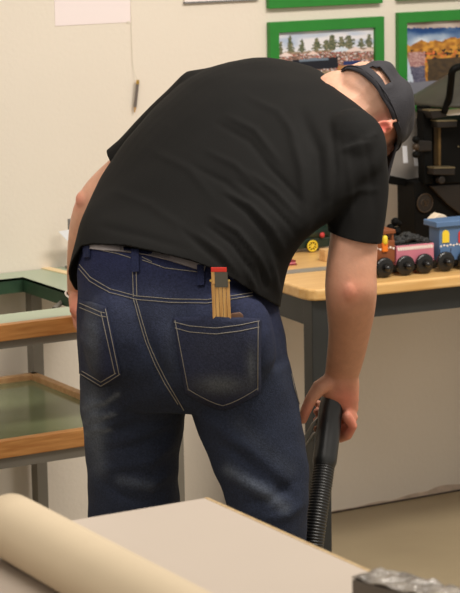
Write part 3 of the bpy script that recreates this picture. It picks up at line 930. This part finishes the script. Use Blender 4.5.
# ---- shirt
SH = [(62, 300, 279, 330, 4.245, 4.21, .165, .19, -.03), (68, 272, 281, 306, 4.25, 4.215, .16, .19, -.05), (74, 246, 284, 284, 4.265, 4.22, .165, .19, -.05), (84, 214, 290, 262, 4.315, 4.225, .165, .18, -.03), (99, 180, 303, 241, 4.40, 4.23, .165, .165, 0),
      (126, 140, 320, 226, 4.46, 4.24, .165, .16, 0), (160, 102, 340, 212, 4.50, 4.26, .16, .155, 0), (203, 70, 362, 192, 4.54, 4.27, .15, .14, 0), (255, 58, 385, 168, 4.56, 4.28, .13, .12, 0), (303, 64, 385, 136, 4.55, 4.31, .10, .10, 0),
      (323, 73, 370, 115, 4.52, 4.37, .06, .065, 0), (331, 82, 354, 104, 4.49, 4.42, .03, .035, 0)]
RSL = [(322, 150, 380, 128, 4.29, .07), (325, 172, 387.5, 158, 4.285, .068), (326, 195, 389, 185, 4.28, .067), (327, 214, 386, 212, 4.27, .066), (328, 230, 381.5, 242, 4.26, .065), (327, 246, 377, 266, 4.25, .064)]
LSL = [(245, 98, 4.53, .075), (200, 104, 4.57, .07), (168, 130, 4.60, .06), (137, 158, 4.62, .054), (114, 177, 4.63, .051)]
def rows_ring(rows, s=1.0, n=4):
    R = []
    for xL, yL, xR, yR, hL, hR, bn, bf, dz in interp_rows(rows, n):
        cx, cy, ch = (xL + xR) / 2, (yL + yR) / 2, (hL + hR) / 2
        R.append(ring_px(cx + (xL - cx) * s, cy + (yL - cy) * s, cx + (xR - cx) * s, cy + (yR - cy) * s, ch + (hL - ch) * s, ch + (hR - ch) * s, bn * s, bf * s, dz, .9, 40))
    return R
def sleeve_rings(rows, s=1.0):
    R = []
    for xL, yL, xR, yR, h, b in interp_rows(rows, 4):
        cx, cy = (xL + xR) / 2, (yL + yR) / 2
        R.append(ring_px(cx + (xL - cx) * s, cy + (yL - cy) * s, cx + (xR - cx) * s, cy + (yR - cy) * s, h, h, b * s, b * s))
    return R
bm = B()
loft(bm, rows_ring(SH)); loft(bm, sleeve_rings(RSL))
capsule(bm, [H(x, y, h) for x, y, h, r in LSL], [r for x, y, h, r in LSL], 20)
ell(bm, H(352, 148, 4.30), (RT * .066, HD * .07, ZU * .075))
shirt_me = remesh(bm, .005, 6)
# clean cuts: hem, sleeve ends, collar
def hem_y(px, near):
    xs = [60, 70, 80, 92, 125, 171, 192, 225, 254, 283, 292]
    ys = [268, 264, 246, 244, 246, 256, 261, 274, 292, 308, 311]
    far = [288, 289, 290, 290, 290, 300, 305, 308, 308, 309, 311]
    return float(np.interp(px, xs, ys if near else far))
def cut_shirt(me):
    bm = bmesh.new(); bm.from_mesh(me)
    bm.normal_update()
    orig = {}
    # hem: warp image-down coordinate so the hem becomes a plane, bisect, warp back
    lay = bm.verts.layers.float.new('w')
    for v in bm.verts:
        x, y = project(v.co)
        c = H(170, 270, 4.245)
        dd = (v.co - c).dot(HD)
        tt = min(1, max(0, (dd + .02) / .1))
        hy = hem_y(x, True) * (1 - tt) + hem_y(x, False) * tt
        s = (hy - 260) / 530.0
        v[lay] = s
        v.co = v.co + CU * s
    def bis(geomfilter, co, no):
        fs = [f for f in bm.faces if geomfilter(f.calc_center_median())]
        es = {e for f in fs for e in f.edges}; vs_ = {v for f in fs for v in f.verts}
        bmesh.ops.bisect_plane(bm, geom=list(fs) + list(es) + list(vs_), dist=1e-5, plane_co=co, plane_no=no, clear_outer=True)
    co_ = H(170, 260, 4.245)
    bis(lambda p: project(p)[1] > 225 and p.z < 1.12 and project(p)[0] < 312, co_, -CU)
    for v in bm.verts:
        v.co = v.co - CU * v[lay]
    # right sleeve
    L, R_ = H(328, 230, 4.26), H(381.5, 242, 4.26)
    n_ = (R_ - L).normalized().cross(HD).normalized()
    if n_.z > 0: n_ = -n_
    bis(lambda p: 318 < project(p)[0] < 400 and project(p)[1] > 212 and (p - H(354, 236, 4.26)).length < .12, (L + R_) / 2, n_)
    # left sleeve
    c = H(124, 169, 4.625); n_ = (H(114, 177, 4.63) - H(137, 158, 4.62)).normalized()
    bis(lambda p: (p - c).length < .085 and (p - HD * 0).dot(HD) > 4.5, c, n_)
    # loose bits
    bm.verts.ensure_lookup_table()
    loose = [v for v in bm.verts if not v.link_faces]
    bmesh.ops.delete(bm, geom=loose, context='VERTS')
    # keep the biggest island
    seen = set(); best = []
    for v in bm.verts:
        if v in seen: continue
        st = [v]; isl = []
        seen.add(v)
        while st:
            x = st.pop(); isl.append(x)
            for e in x.link_edges:
                y = e.other_vert(x)
                if y not in seen: seen.add(y); st.append(y)
        if len(isl) > len(best): best = isl
    bs = set(best)
    bmesh.ops.delete(bm, geom=[v for v in bm.verts if v not in bs], context='VERTS')
    bm.to_mesh(me); bm.free(); me.update()
cut_shirt(shirt_me)
folds(shirt_me, [
    ([(300, 110), (318, 150), (322, 200), (312, 240)], 6, -.010), ([(288, 120), (302, 170), (306, 225)], 5, .006), ([(330, 120), (336, 170), (332, 215)], 3, -.005),
    ([(345, 140), (350, 180), (352, 225)], 3, .003), ([(362, 130), (372, 175), (374, 220)], 3, -.003), ([(335, 150), (356, 140), (378, 138)], 2.0, -.003), ([(340, 200), (360, 190), (380, 190)], 3, .003),
    ([(222, 190), (250, 205), (272, 228), (285, 252)], 2.6, .006), ([(226, 197), (247, 212), (268, 236), (280, 262)], 2.4, -.006), ([(210, 215), (238, 232), (258, 256), (272, 285)], 2.8, .007), ([(205, 224), (232, 244), (252, 270), (262, 292)], 2.6, -.006),
    ([(195, 232), (220, 252), (240, 276)], 2.6, .005), ([(180, 228), (206, 250), (228, 270)], 2.6, -.004), ([(236, 180), (264, 198), (288, 224), (298, 238)], 2.6, -.005), ([(248, 172), (276, 192), (300, 218)], 2.6, .005), ([(262, 160), (284, 182), (304, 205)], 2.6, -.004),
    ([(205, 150), (235, 165), (262, 190)], 3, .003), ([(190, 165), (225, 182), (252, 204)], 3, -.003), ([(225, 115), (255, 130), (282, 165)], 3.5, .004), ([(215, 122), (248, 140), (274, 172)], 3, -.003), ([(245, 95), (278, 112), (298, 140)], 3.5, .003),
    ([(110, 190), (150, 205), (200, 240)], 4, .002), ([(95, 225), (140, 235), (190, 250)], 4, -.003), ([(150, 150), (190, 170), (215, 200)], 4, .002), ([(270, 255), (276, 282), (280, 300)], 3, .006), ([(260, 262), (267, 290)], 2.6, -.006), ([(246, 268), (256, 290)], 2.6, .005),
])
wob(shirt_me, .0025, 14, 5)
M_shirt = mat('black_cotton', rgb(16, 15, 14), .85, var=.1, scale=200, bump=.12, bscale=500, spec=.2)

# ---- head frame
def cvec(x, away, up): return CR * x + CF * away + CU * up
HUP = cvec(.72, .42, .50).normalized()
HF = cvec(.40, .66, -.76); HF = (HF - HUP * HF.dot(HUP)).normalized()
HX_ = HF.cross(HUP).normalized()
EAR_L = Vector((.074, -.004, -.022))
HO = H(383.5, 127, 4.38) - (HX_ * EAR_L.x + HF * EAR_L.y + HUP * EAR_L.z)
CAPO = CR * (4 / 515) - CU * (2.5 / 515)
def hc(x, y, z): return hl(x, y, z) + CAPO
def hl(x, y, z): return HO + HX_ * x + HF * y + HUP * z
def hell(bm, c, r, seg=20, rings=12):
    return ell(bm, hl(*c), (HX_ * r[0], HF * r[1], HUP * r[2]), seg, rings)

# ---- body
bm = B()
loft(bm, rows_ring([r_[:6] + (r_[6] * (.62 if i < 3 else .95), r_[7] * .8, r_[8]) for i, r_ in enumerate(SH[1:-2])], .80)); loft(bm, pel(.78, PELV[:-2])); loft(bm, legr(LLEG, .72)); loft(bm, legr(RLEG, .72))
# left arm
sh = [(240, 100, 4.54, .052), (190, 124, 4.59, .05), (140, 163, 4.62, .046), (108, 190, 4.64, .043), (96, 206, 4.65, .042), (90, 225, 4.68, .042), (84.5, 250, 4.72, .036), (81, 275, 4.77, .030), (80, 292, 4.80, .027)]
P = interp_rows(sh, 4)
capsule(bm, [H(r[0], r[1], r[2]) for r in P], [r[3] for r in P], 20)
sph(bm, H(86, 200, 4.635), .022)
# left hand on the bench strip
wl = H(80, 290, 4.795)
hand_d = ((H(86, 322, 4.77) - wl)).normalized(); hand_n = (HD * -1 - hand_d * hand_d.dot(HD * -1)).normalized(); hand_s = hand_d.cross(hand_n).normalized()
hand_s = (hand_s * .5 + hand_n * .87).normalized(); hand_n = hand_s.cross(hand_d).normalized()
def hring(o, a_, b_): return [wl + hand_d * o + hand_s * a_ * cos(q_) + hand_n * b_ * sin(q_) for q_ in [2 * pi * k / 16 for k in range(16)]]
loft(bm, [hring(-.012, .027, .021), hring(.015, .032, .02), hring(.05, .041, .019), hring(.085, .041, .015)])
if hand_n.dot(RT) < 0: hand_n = -hand_n
for k, (off, ln) in enumerate(((-.032, .06), (-.011, .072), (.011, .076), (.032, .068))):
    b0 = wl + hand_d * .075 + hand_s * off
    capsule(bm, [b0, b0 + hand_d * ln * .42 + hand_n * .012, b0 + hand_d * ln * .6 + hand_n * ln * .45, b0 + hand_d * ln * .45 + hand_n * ln * .75], [.0098, .0092, .0085, .0074], 12)
capsule(bm, [wl + hand_d * .02 + hand_s * .026, wl + hand_d * .05 + hand_s * .048 + hand_n * .012, wl + hand_d * .075 + hand_s * .046 + hand_n * .03, wl + hand_d * .09 + hand_s * .036 + hand_n * .042], [.013, .012, .0105, .008], 12)
# right arm
RA = [(322, 380, 150, 4.30, .055), (329, 381, 200, 4.275, .05), (330.5, 378, 228, 4.26, .048), (328.5, 377.5, 250, 4.25, .047), (326, 376.5, 270, 4.24, .046), (325, 377, 290, 4.235, .047), (326.5, 375, 310, 4.25, .045), (328.5, 370.5, 332, 4.29, .040), (327, 365, 355, 4.335, .034), (325, 359, 375, 4.37, .028)]
R_ = []
for xL, xR, y, h, b in interp_rows(RA, 4):
    R_.append(ring_px(xL, y - 1, xR, y + 1, h, h, b, b))
loft(bm, R_)
ell(bm, H(350, 291, 4.20), (RT * .016, HD * .016, ZU * .022)); ell(bm, H(366, 284, 4.215), (RT * .014, HD * .014, ZU * .02))
# right hand: palm over the hose end, fingers close round its far side
loft(bm, [ring_px(325, 373, 359, 377, 4.37, 4.37, .026, .026), ring_px(320, 384, 359.5, 386, 4.372, 4.375, .026, .028), ring_px(321, 394, 359, 396, 4.375, 4.38, .026, .028), ring_px(328, 403, 358, 406, 4.385, 4.385, .024, .028), ring_px(338, 411, 356, 412, 4.39, 4.39, .018, .022)])
ell(bm, H(349, 404, 4.388), (RT * .019, HD * .022, ZU * .026))
for i in range(4):
    y0 = 391 + 8.6 * i; h0 = 4.40 - .012 * i
    capsule(bm, [H(347, y0, h0 - .005), H(354.5 - i * .6, y0 + 9, h0 + .002), H(351 - i * 1.2, y0 + 19, h0 + .016), H(340, y0 + 22, h0 + .032), H(326, y0 + 17, h0 + .03), H(316.5, y0 + 12, h0 + .018)], [.0105, .0102, .0096, .009, .0085, .0072], 12)
capsule(bm, [H(330, 382, 4.365), H(319, 388, 4.352), H(311, 399, 4.346), H(305.5, 411, 4.346), H(303, 420, 4.35)], [.018, .0155, .012, .0108, .0085], 14)
# neck and head
ell(bm, H(339, 99, 4.445), (CR * .056, CF * .05, CU * .056))
capsule(bm, [H(330, 120, 4.44), H(350, 108, 4.43), hl(0, -.022, -.03)], [.06, .06, .062], 20)
hell(bm, (0, -.010, .012), (.074, .094, .074))
hell(bm, (0, .034, -.04), (.058, .058, .076))
hell(bm, (0, .045, -.088), (.044, .044, .034))
hell(bm, (0, .099, -.032), (.013, .018, .022)); hell(bm, (0, .092, -.012), (.009, .012, .026))
hell(bm, (0, .076, .008), (.052, .022, .014))
hell(bm, (0, .088, -.066), (.024, .009, .006)); hell(bm, (0, .087, -.076), (.021, .010, .007))
for s in (1, -1):
    hell(bm, (s * .048, .05, -.035), (.02, .028, .02))
    # ear: rim, lobe and cup
    ec = Vector((s * .076, -.004, -.022))
    rim = [hl(ec.x + s * (.006 + .006 * (cos(a) < 0)), ec.y - .010 * -cos(a) - .003, ec.z + .023 * sin(a)) for a in [pi * .95 - 2 * pi * .82 * k / 16 + 0 for k in range(17)]]
    tube(bm, rim, .0048, 8)
    hell(bm, (ec.x, ec.y - .002, ec.z), (.007, .010, .019)); hell(bm, (ec.x + s * .003, ec.y + .003, ec.z - .021), (.005, .007, .008))
eo = H(383.6, 127.3, 4.366)
ex = (CR * .97 + CU * .15 + CF * .1).normalized(); ey = (CU * .97 - CR * .15).normalized()
tube(bm, [eo + ex * .0138 * cos(a) + ey * .0105 * sin(a) - CF * (.002 + .002 * cos(a)) for a in [2 * pi * k / 24 - .6 for k in range(22)]], .0042, 8)
ell(bm, eo + CF * .005, (ex * .013, ey * .010, CF * .008)); ell(bm, eo + CF * .014, (ex * .010, ey * .008, CF * .014))
body_me = remesh(bm, .0032, 2)
co = get_co(body_me); q = proj_np(co)
dep = (co - _P) @ np.array(HD[:])
skin = np.array([lin(216), lin(164), lin(138)]); red = np.array([lin(208), lin(100), lin(86)]); skin_shade = np.array([lin(188), lin(134), lin(106)])
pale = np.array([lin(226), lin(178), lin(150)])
w_shade = np.clip((q[:, 1] - 235) / 40, 0, 1) * .8  # shade on the forearms and hands, painted into the skin colour
c_ = skin * (1 - w_shade[:, None]) + skin_shade * w_shade[:, None]
def near(x, y, s, a): return a * np.exp(-(((q[:, 0] - x) ** 2 + (q[:, 1] - y) ** 2) / s ** 2))
wr_ = np.clip(near(351, 291, 12, .3) + near(384, 127, 9, 1) + near(345, 400, 16, .5) + near(307, 412, 12, .4) + near(76, 200, 10, .4) + near(73, 310, 14, .4) + near(348, 428, 12, .6), 0, 1)[:, None]
c_ = c_ * (1 - wr_) + red * wr_
# short stubble at the nape and sides
hv = co - np.array(HO[:])
ly, lz, lx = hv @ np.array(HF[:]), hv @ np.array(HUP[:]), hv @ np.array(HX_[:])
stub = np.clip((lz + .05) / .03, 0, 1) * np.clip((.02 - ly) / .03, 0, 1) * (np.linalg.norm(hv, axis=1) < .14) * .35
stc = np.array([lin(150), lin(122), lin(104)])
stub = (stub * (np.abs(lx) < .073))[:, None]
c_ = c_ * (1 - stub) + stc * stub
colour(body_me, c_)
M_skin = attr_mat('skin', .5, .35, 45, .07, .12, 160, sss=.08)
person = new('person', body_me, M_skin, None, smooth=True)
tag(person, 'person in black t-shirt, jeans and dark cap bending over, holding a black hose', 'person')
for s in (1, -1):
    bm = B(); ell(bm, hl(s * .03, .076, -.016), (HX_ * .011, HF * .011, HUP * .011)); new('eye', bm, M_eye, person, smooth=True)
jeans = new('jeans', jeans_me, M_denim, person, smooth=True)
shirt = new('t_shirt', shirt_me, M_shirt, person, smooth=True)
so = shirt.modifiers.new('s', 'SOLIDIFY'); so.thickness = .004; so.offset = -1
# collar band
shirt_bvh = bvh_of(shirt_me)

# ---- cap
bm = B()
NA, NE = 56, 16
cc = (0, -.014, -.012); cr = (.085, .0985, .101)
grid = []
for e in range(NE + 1):
    el = (pi / 2) * e / NE
    row = []
    for k in range(NA):
        az = 2 * pi * k / NA          # 0 = right, pi/2 = forward
        x = cr[0] * cos(az) * cos(el) ** .85; y = cr[1] * sin(az) * cos(el) ** .85
        z = cr[2] * sin(el) ** .95
        z += .012 * (sin(az) > 0) * sin(az) * (1 - el / (pi / 2)) - .0
        fold = .0055 * sin(az * 5 + el * 3.5) * sin(2 * el) + .005 * noise.noise(Vector((x * 30, y * 30, z * 30)))
        n_ = Vector((x / cr[0], y / cr[1], z / cr[2])).normalized()
        p = Vector((cc[0] + x, cc[1] + y, cc[2] + z)) + n_ * fold
        row.append(bm.verts.new(hc(*p)))
    grid.append(row)
for e in range(NE):
    for k in range(NA):
        az = 2 * pi * (k + .5) / NA
        daz = abs((az - 1.5 * pi - .55 + pi) % (2 * pi) - pi)
        if 2 <= e < 4 and daz < .27 * (1 if e == 2 else .75): continue
        bm.faces.new((grid[e][k], grid[e][(k + 1) % NA], grid[e + 1][(k + 1) % NA], grid[e + 1][k]))
cap = new('cap', bm, M_cap, person, smooth=True)
so = cap.modifiers.new('s', 'SOLIDIFY'); so.thickness = .003
bm = B()
vs = []
for i in range(13):
    row = []
    a = pi / 2 + (i / 12 - .5) * 2.0
    for j in range(7):
        t_ = j / 6
        x = cr[0] * cos(a); y = cr[1] * sin(a)
        ext = .095 * t_ * (1 - .55 * abs(i / 12 - .5) ** 2 * 4 * .5)
        row.append(bm.verts.new(hc(cc[0] + x * (1 + .0 * t_), cc[1] + y + ext * .86, cc[2] + .016 * sin(a) - ext * .42 - .025 * (abs(i / 12 - .5) * 2) ** 2 * t_)))
    vs.append(row)
for i in range(12):
    for j in range(6):
        bm.faces.new((vs[i][j], vs[i + 1][j], vs[i + 1][j + 1], vs[i][j + 1]))
br = new('brim', bm, M_cap, cap, smooth=True)
so = br.modifiers.new('s', 'SOLIDIFY'); so.thickness = .004
bm = B(); tube(bm, [hc(cc[0] + cr[0] * 1.01 * cos(a), cc[1] + cr[1] * 1.01 * sin(a), cc[2] + .010 + .012 * max(0, sin(a))) for a in [2 * pi * k / 40 for k in range(41)]], .0018, 5); new('band_seam', bm, M_cap, cap, smooth=True)
bm = B(); sph(bm, hc(cc[0], cc[1], cc[2] + cr[2] + .002), .006); new('button', bm, M_cap, cap, smooth=True)

# ---- belt, loops, pockets, seams on the jeans
def band(bm, bvh, line, wpx, off, th, step=3, mi=0):
    """flat strip of cloth following a line over the garment"""
    pts = []
    for a, b in zip(line, line[1:]):
        L = sqrt((a[0] - b[0]) ** 2 + (a[1] - b[1]) ** 2); n = max(1, int(L / step))
        pts += [(a[0] + (b[0] - a[0]) * k / n, a[1] + (b[1] - a[1]) * k / n) for k in range(n)]
    pts.append(line[-1])
    rows = []
    for i, (x, y) in enumerate(pts):
        x0, y0 = pts[max(0, i - 1)]; x1, y1 = pts[min(len(pts) - 1, i + 1)]
        L = sqrt((x1 - x0) ** 2 + (y1 - y0) ** 2)
        nx, ny = -(y1 - y0) / L, (x1 - x0) / L
        a, na = hit(bvh, x + nx * wpx / 2, y + ny * wpx / 2, off); b, nb = hit(bvh, x - nx * wpx / 2, y - ny * wpx / 2, off)
        if a is None or b is None: continue
        if rows and (a - rows[-1][0]).length > .06: continue
        rows.append((a, b, b + nb * th, a + na * th))
    if len(rows) > 1: loft(bm, rows, True, mi)
bm = B(); band(bm, jeans_bvh, [(84, 245), (102, 247.3), (128, 249.6), (146, 252), (171, 258), (205, 269)], 6.5, .001, .003); new('belt', bm, M_belt, person)
def patch(bm, bvh, quad, off, th, nu=14, nv=16, tipdrop=0, bulge=0):
    """pocket panel: quad TL,TR,BR,BL laid over the garment"""
    (a, b, c, d) = [np.array(p, float) for p in quad]
    top, bot = [], []
    for j in range(nv + 1):
        rt, rb = [], []
        for i in range(nu + 1):
            u, v = i / nu, j / nv
            p = (a * (1 - u) + b * u) * (1 - v) + (d * (1 - u) + c * u) * v
            p = p + np.array([0, tipdrop * v ** 3 * (1 - abs(2 * u - 1) ** 1.3)])
            h_, n_ = hit(bvh, p[0], p[1], off)
            h_ = h_ + n_ * bulge * exp(-((u - .57) / .3) ** 2) * exp(-(v / .4) ** 2) * (0 if u in (0, 1) else 1)
            rt.append((h_ + n_ * th)); rb.append(h_)
        top.append(rt); bot.append(rb)
    vt = [[bm.verts.new(p) for p in r] for r in top]; vb = [[bm.verts.new(p) for p in r] for r in bot]
    for j in range(nv):
        for i in range(nu):
            bm.faces.new((vt[j][i], vt[j + 1][i], vt[j + 1][i + 1], vt[j][i + 1])); bm.faces.new((vb[j][i], vb[j][i + 1], vb[j + 1][i + 1], vb[j + 1][i]))
    for j in range(nv):
        bm.faces.new((vt[j][0], vb[j][0], vb[j + 1][0], vt[j + 1][0])); bm.faces.new((vt[j][nu], vt[j + 1][nu], vb[j + 1][nu], vb[j][nu]))
    for i in range(nu):
        bm.faces.new((vt[0][i], vt[0][i + 1], vb[0][i + 1], vb[0][i])); bm.faces.new((vt[nv][i], vb[nv][i], vb[nv][i + 1], vt[nv][i + 1]))
POCK_L = [(79.5, 299), (107, 307), (121.5, 375), (81, 373)]
POCK_R = [(172.5, 318), (260, 319), (260, 392), (186, 393)]
PB = []
for quad, dr, bl, dots in ((POCK_L, 13, .002, [(92, 340, 9, 40, .4)]), (POCK_R, 17, .014, [(220, 385, 26, 9, .55), (252, 366, 5, 18, .5), (218, 350, 40, 30, .1)])):
    bm = B(); patch(bm, jeans_bvh, quad, .0005, .0035, 16, 18, dr, bl)
    o = new('back_pocket', bm, M_denim, jeans, smooth=True)
    PB.append(bvh_of(o.data))
    pc_ = get_co(o.data); pq = proj_np(pc_)
    fd = np.zeros(len(pc_))
    for x, y, sx, sy, a in dots: fd += a * np.exp(-((pq[:, 0] - x) / sx) ** 2 - ((pq[:, 1] - y) / sy) ** 2)
    fd = np.clip(fd, 0, .8)[:, None]
    colour(o.data, np.array([lin(35), lin(39), lin(60)]) * (1 - fd) + np.array([lin(98), lin(102), lin(104)]) * fd)
SR = .0008
for l in ([(79.5, 303), (100, 312), (105, 313)], [(80, 307.5), (100, 316), (106, 317)], [(105.5, 309), (119, 374)], [(101, 312), (115, 374)], [(120, 374), (101, 386), (81, 374)], [(116, 373), (101, 382), (82, 371)]):
    bm = B(); stroke(bm, PB[0], l, SR, .0006); new('pocket_stitching', bm, M_stitch, jeans)
def tip(u): return 17 * (1 - abs(2 * u - 1) ** 1.3)
botR = [(188 + 70 * u, 392 - u * 1 + tip(u) - 3) for u in [k / 10 for k in range(11)]]
for l in ([(174, 322), (190, 326), (216, 328), (240, 325), (259, 321)], [(175, 328), (190, 332), (216, 334), (240, 331), (259, 327)], [(175, 320), (188.5, 390)], [(258, 321), (257.5, 390)], botR):
    bm = B(); stroke(bm, PB[1], l, SR * .9, .0006); new('pocket_stitching', bm, M_stitch, jeans)
for l in ([(77, 266), (90, 281), (110, 293), (136, 299.5), (170, 302.5), (207, 303.5), (240, 298), (252, 296)], [(77.5, 262), (91, 277.5), (111, 289.5), (136, 296), (170, 299), (207, 300), (240, 295), (252, 293)],
          [(136, 299), (142, 320), (149, 343), (158, 364), (168, 383), (184, 410)], [(133.5, 299), (139, 320), (146, 343), (155, 365), (165, 384), (178, 404)],
          [(132.5, 258), (133.5, 297)], [(136, 258), (137, 296)], [(100, 250), (118, 254), (131, 258)], [(142, 260), (165, 268), (198, 272)], [(142, 257), (152, 262)], [(291, 374), (294, 388), (299, 404)]):
    bm = B(); stroke(bm, jeans_bvh, l, SR, .0012); new('seam_stitching', bm, M_stitch, jeans)
for x, y0, y1, w in ((88, 243, 258, 5.5), (135.5, 245, 272, 7), (200, 266, 286, 7)):
    bm = B(); band(bm, jeans_bvh, [(x, y0), (x + .6, y1)], w, .002, .004); o = new('belt_loop', bm, M_denim, jeans)
    colour(o.data, np.tile(np.array([lin(34), lin(39), lin(66)]), (len(o.data.vertices), 1)))
# ---- bracelet
wc = H(79.5, 297, 4.798)
bm = B(); tube(bm, [wc + CR * .030 * cos(a) + CF * .028 * sin(a) + CU * (.010 * sin(a) - .009 * cos(a)) for a in [2 * pi * k / 32 for k in range(33)]], .0022, 8)
new('bracelet', bm, M_silver, person, smooth=True)
# ---- shoes
for rows, s in ((LLEG, 0), (RLEG, 1)):
    xL, xR, y, h, _, _ = rows[-1]
    c = H((xL + xR) / 2, y, h); c.z = 0
    d = (HD * .8 + RT * .55).normalized() if s else (HD * .95 + RT * .1).normalized()
    sd = Vector((d.y, -d.x, 0))
    prof = [(-.10, .022, .03), (-.085, .036, .075), (-.03, .04, .10), (.03, .043, .085), (.09, .048, .06), (.14, .046, .048), (.175, .034, .036), (.19, .012, .02)]
    bm = B()
    loft(bm, [[c + d * (a) + sd * w * cos(th) + ZU * max(.001, (hh / 2 + hh / 2 * sin(th))) for th in [2 * pi * k / 16 for k in range(16)]] for a, w, hh in prof])
    sh_ = new('shoe', bm, M_shoe, person, smooth=True)

# ================================================================== RULER AND WALLET IN THE POCKET
def pk(x, y, off): 
    p, n = hit(jeans_bvh, x, y, off); return p, n
p0, n0 = pk(222, 324.5, .004)
up_ = (H(219.5, 267, 4.0) - H(222, 324.5, 4.0)).normalized()
b0 = p0 + n0 * .004
scale_ = (b0 - CP).dot(CF) / F_PX
t = thing('folding_ruler', b0, 'folded wooden ruler with dark end and red tip sticking out of the back pocket', 'folding ruler')
sx = CR
top = up_ * (57 * scale_); wdt = 18.5 * scale_
fw = -CF
for k in range(5):
    o = b0 - sx * (wdt / 2) + sx * (wdt * k / 5) - fw * .008
    hgt = 1.0 if k in (0, 1, 2, 3) else .8
    if k == 0: hgt = .80
    bm = B(); obox(bm, o, sx * (wdt / 5 - .0006), fw * .013, top * (hgt if 0 < k < 4 else .78)); new('slat', bm, M_rulerwood, t, bevel=.0006)
o = b0 - sx * (wdt * .30) + top * .66 + fw * .0055
bm = B(); obox(bm, o, sx * (wdt * .70), fw * .0016, top * .27); new('dark_end', bm, M_rulerend, t)
o = b0 - sx * (wdt * .48) + top * .93 - fw * .008
bm = B(); obox(bm, o + sx * .0, sx * (wdt * .84), fw * .0152, top * .085); new('red_tip', bm, M_red, t, bevel=.001)
o = b0 - sx * (wdt * .48) + top * .72 - fw * .008
bm = B(); obox(bm, o, sx * (wdt * .2), fw * .0145, top * .22); new('slat', bm, M_rulerwood, t)
for xx in (-.52, .46):
    bm = B(); q_ = b0 + sx * (wdt * xx) + top * .78; disc(bm, q_, fw, .0022, .007, 10); new('hinge_pin', bm, M_brass, t)
pa, na = pk(204, 326, .002); pb_, nb = pk(243, 324, .002)
t = B(); u0 = Vector((CU.x, CU.y, CU.z))
aa, bb = pa, pb_
prism(t, [aa, bb, bb + u0 * 9 * scale_, bb + u0 * 12 * scale_ - CR * .006, aa + (bb - aa) * .35 + u0 * 10 * scale_, aa + u0 * 8 * scale_], fw * .007)
tag(new('wallet', t, M_wallet, bevel=.002), 'brown leather wallet peeking out of the back pocket behind the ruler', 'wallet')

# ================================================================== HOSE
hp = [H(336, 391, 4.388), H(331, 408, 4.372), H(328.5, 430, 4.35), H(325.5, 455, 4.32), H(321.5, 485, 4.285), H(317, 515, 4.255), H(313, 545, 4.235), H(308, 600, 4.21), H(300, 670, 4.12)]
e = hp[-1]
hp += [Vector((e.x - .02, e.y - .14, .06)), Vector((e.x - .16, e.y - .38, .024)), Vector((e.x - .45, e.y - .62, .024)), Vector((e.x - .8, e.y - .9, .024)), Vector((e.x - 1.0, e.y - 1.3, .024))]
path = smooth_path(hp, 40)
t = thing('vacuum_hose', Vector((e.x, e.y, 0)), 'black ribbed vacuum hose held in the right hand beside the leg', 'hose')
cut = next(i for i, p in enumerate(path) if project(p)[1] > 462)
bm = B(); capsule(bm, path[0:cut:6] + [path[cut]], .0235, 18); new('cuff', bm, M_rubber, t, smooth=True)
# resample evenly for the ribs
seg = path[cut - 2:]
ev = [seg[0]]; acc = 0; stepl = .0014
for a, b in zip(seg, seg[1:]):
    L = (b - a).length; d0 = stepl - acc
    while d0 <= L:
        ev.append(a.lerp(b, d0 / L)); d0 += stepl
    acc = L - (d0 - stepl)
rs = [.0205 + .0011 * cos(2 * pi * i * stepl / .0056) for i in range(len(ev))]
bm = B(); tube(bm, ev, rs, 14); new('ribbed_tube', bm, M_rubber, t, smooth=True)
bm = B()
loft(bm, [ring_px(311, 424, 319, 416, 4.37, 4.37, .004, .004, n=12), ring_px(304, 436, 313, 430, 4.365, 4.365, .004, .004, n=12), ring_px(299, 443, 306, 441, 4.36, 4.36, .004, .004, n=12)])
loft(bm, [ring_px(312, 434, 321, 428, 4.375, 4.375, .004, .004, n=12), ring_px(303, 447, 312, 441, 4.365, 4.365, .004, .004, n=12)])
tube(bm, [H(317, 422, 4.372), H(329, 428, 4.355)], .006, 8)
new('grip_lever', bm, M_greyplastic, t)
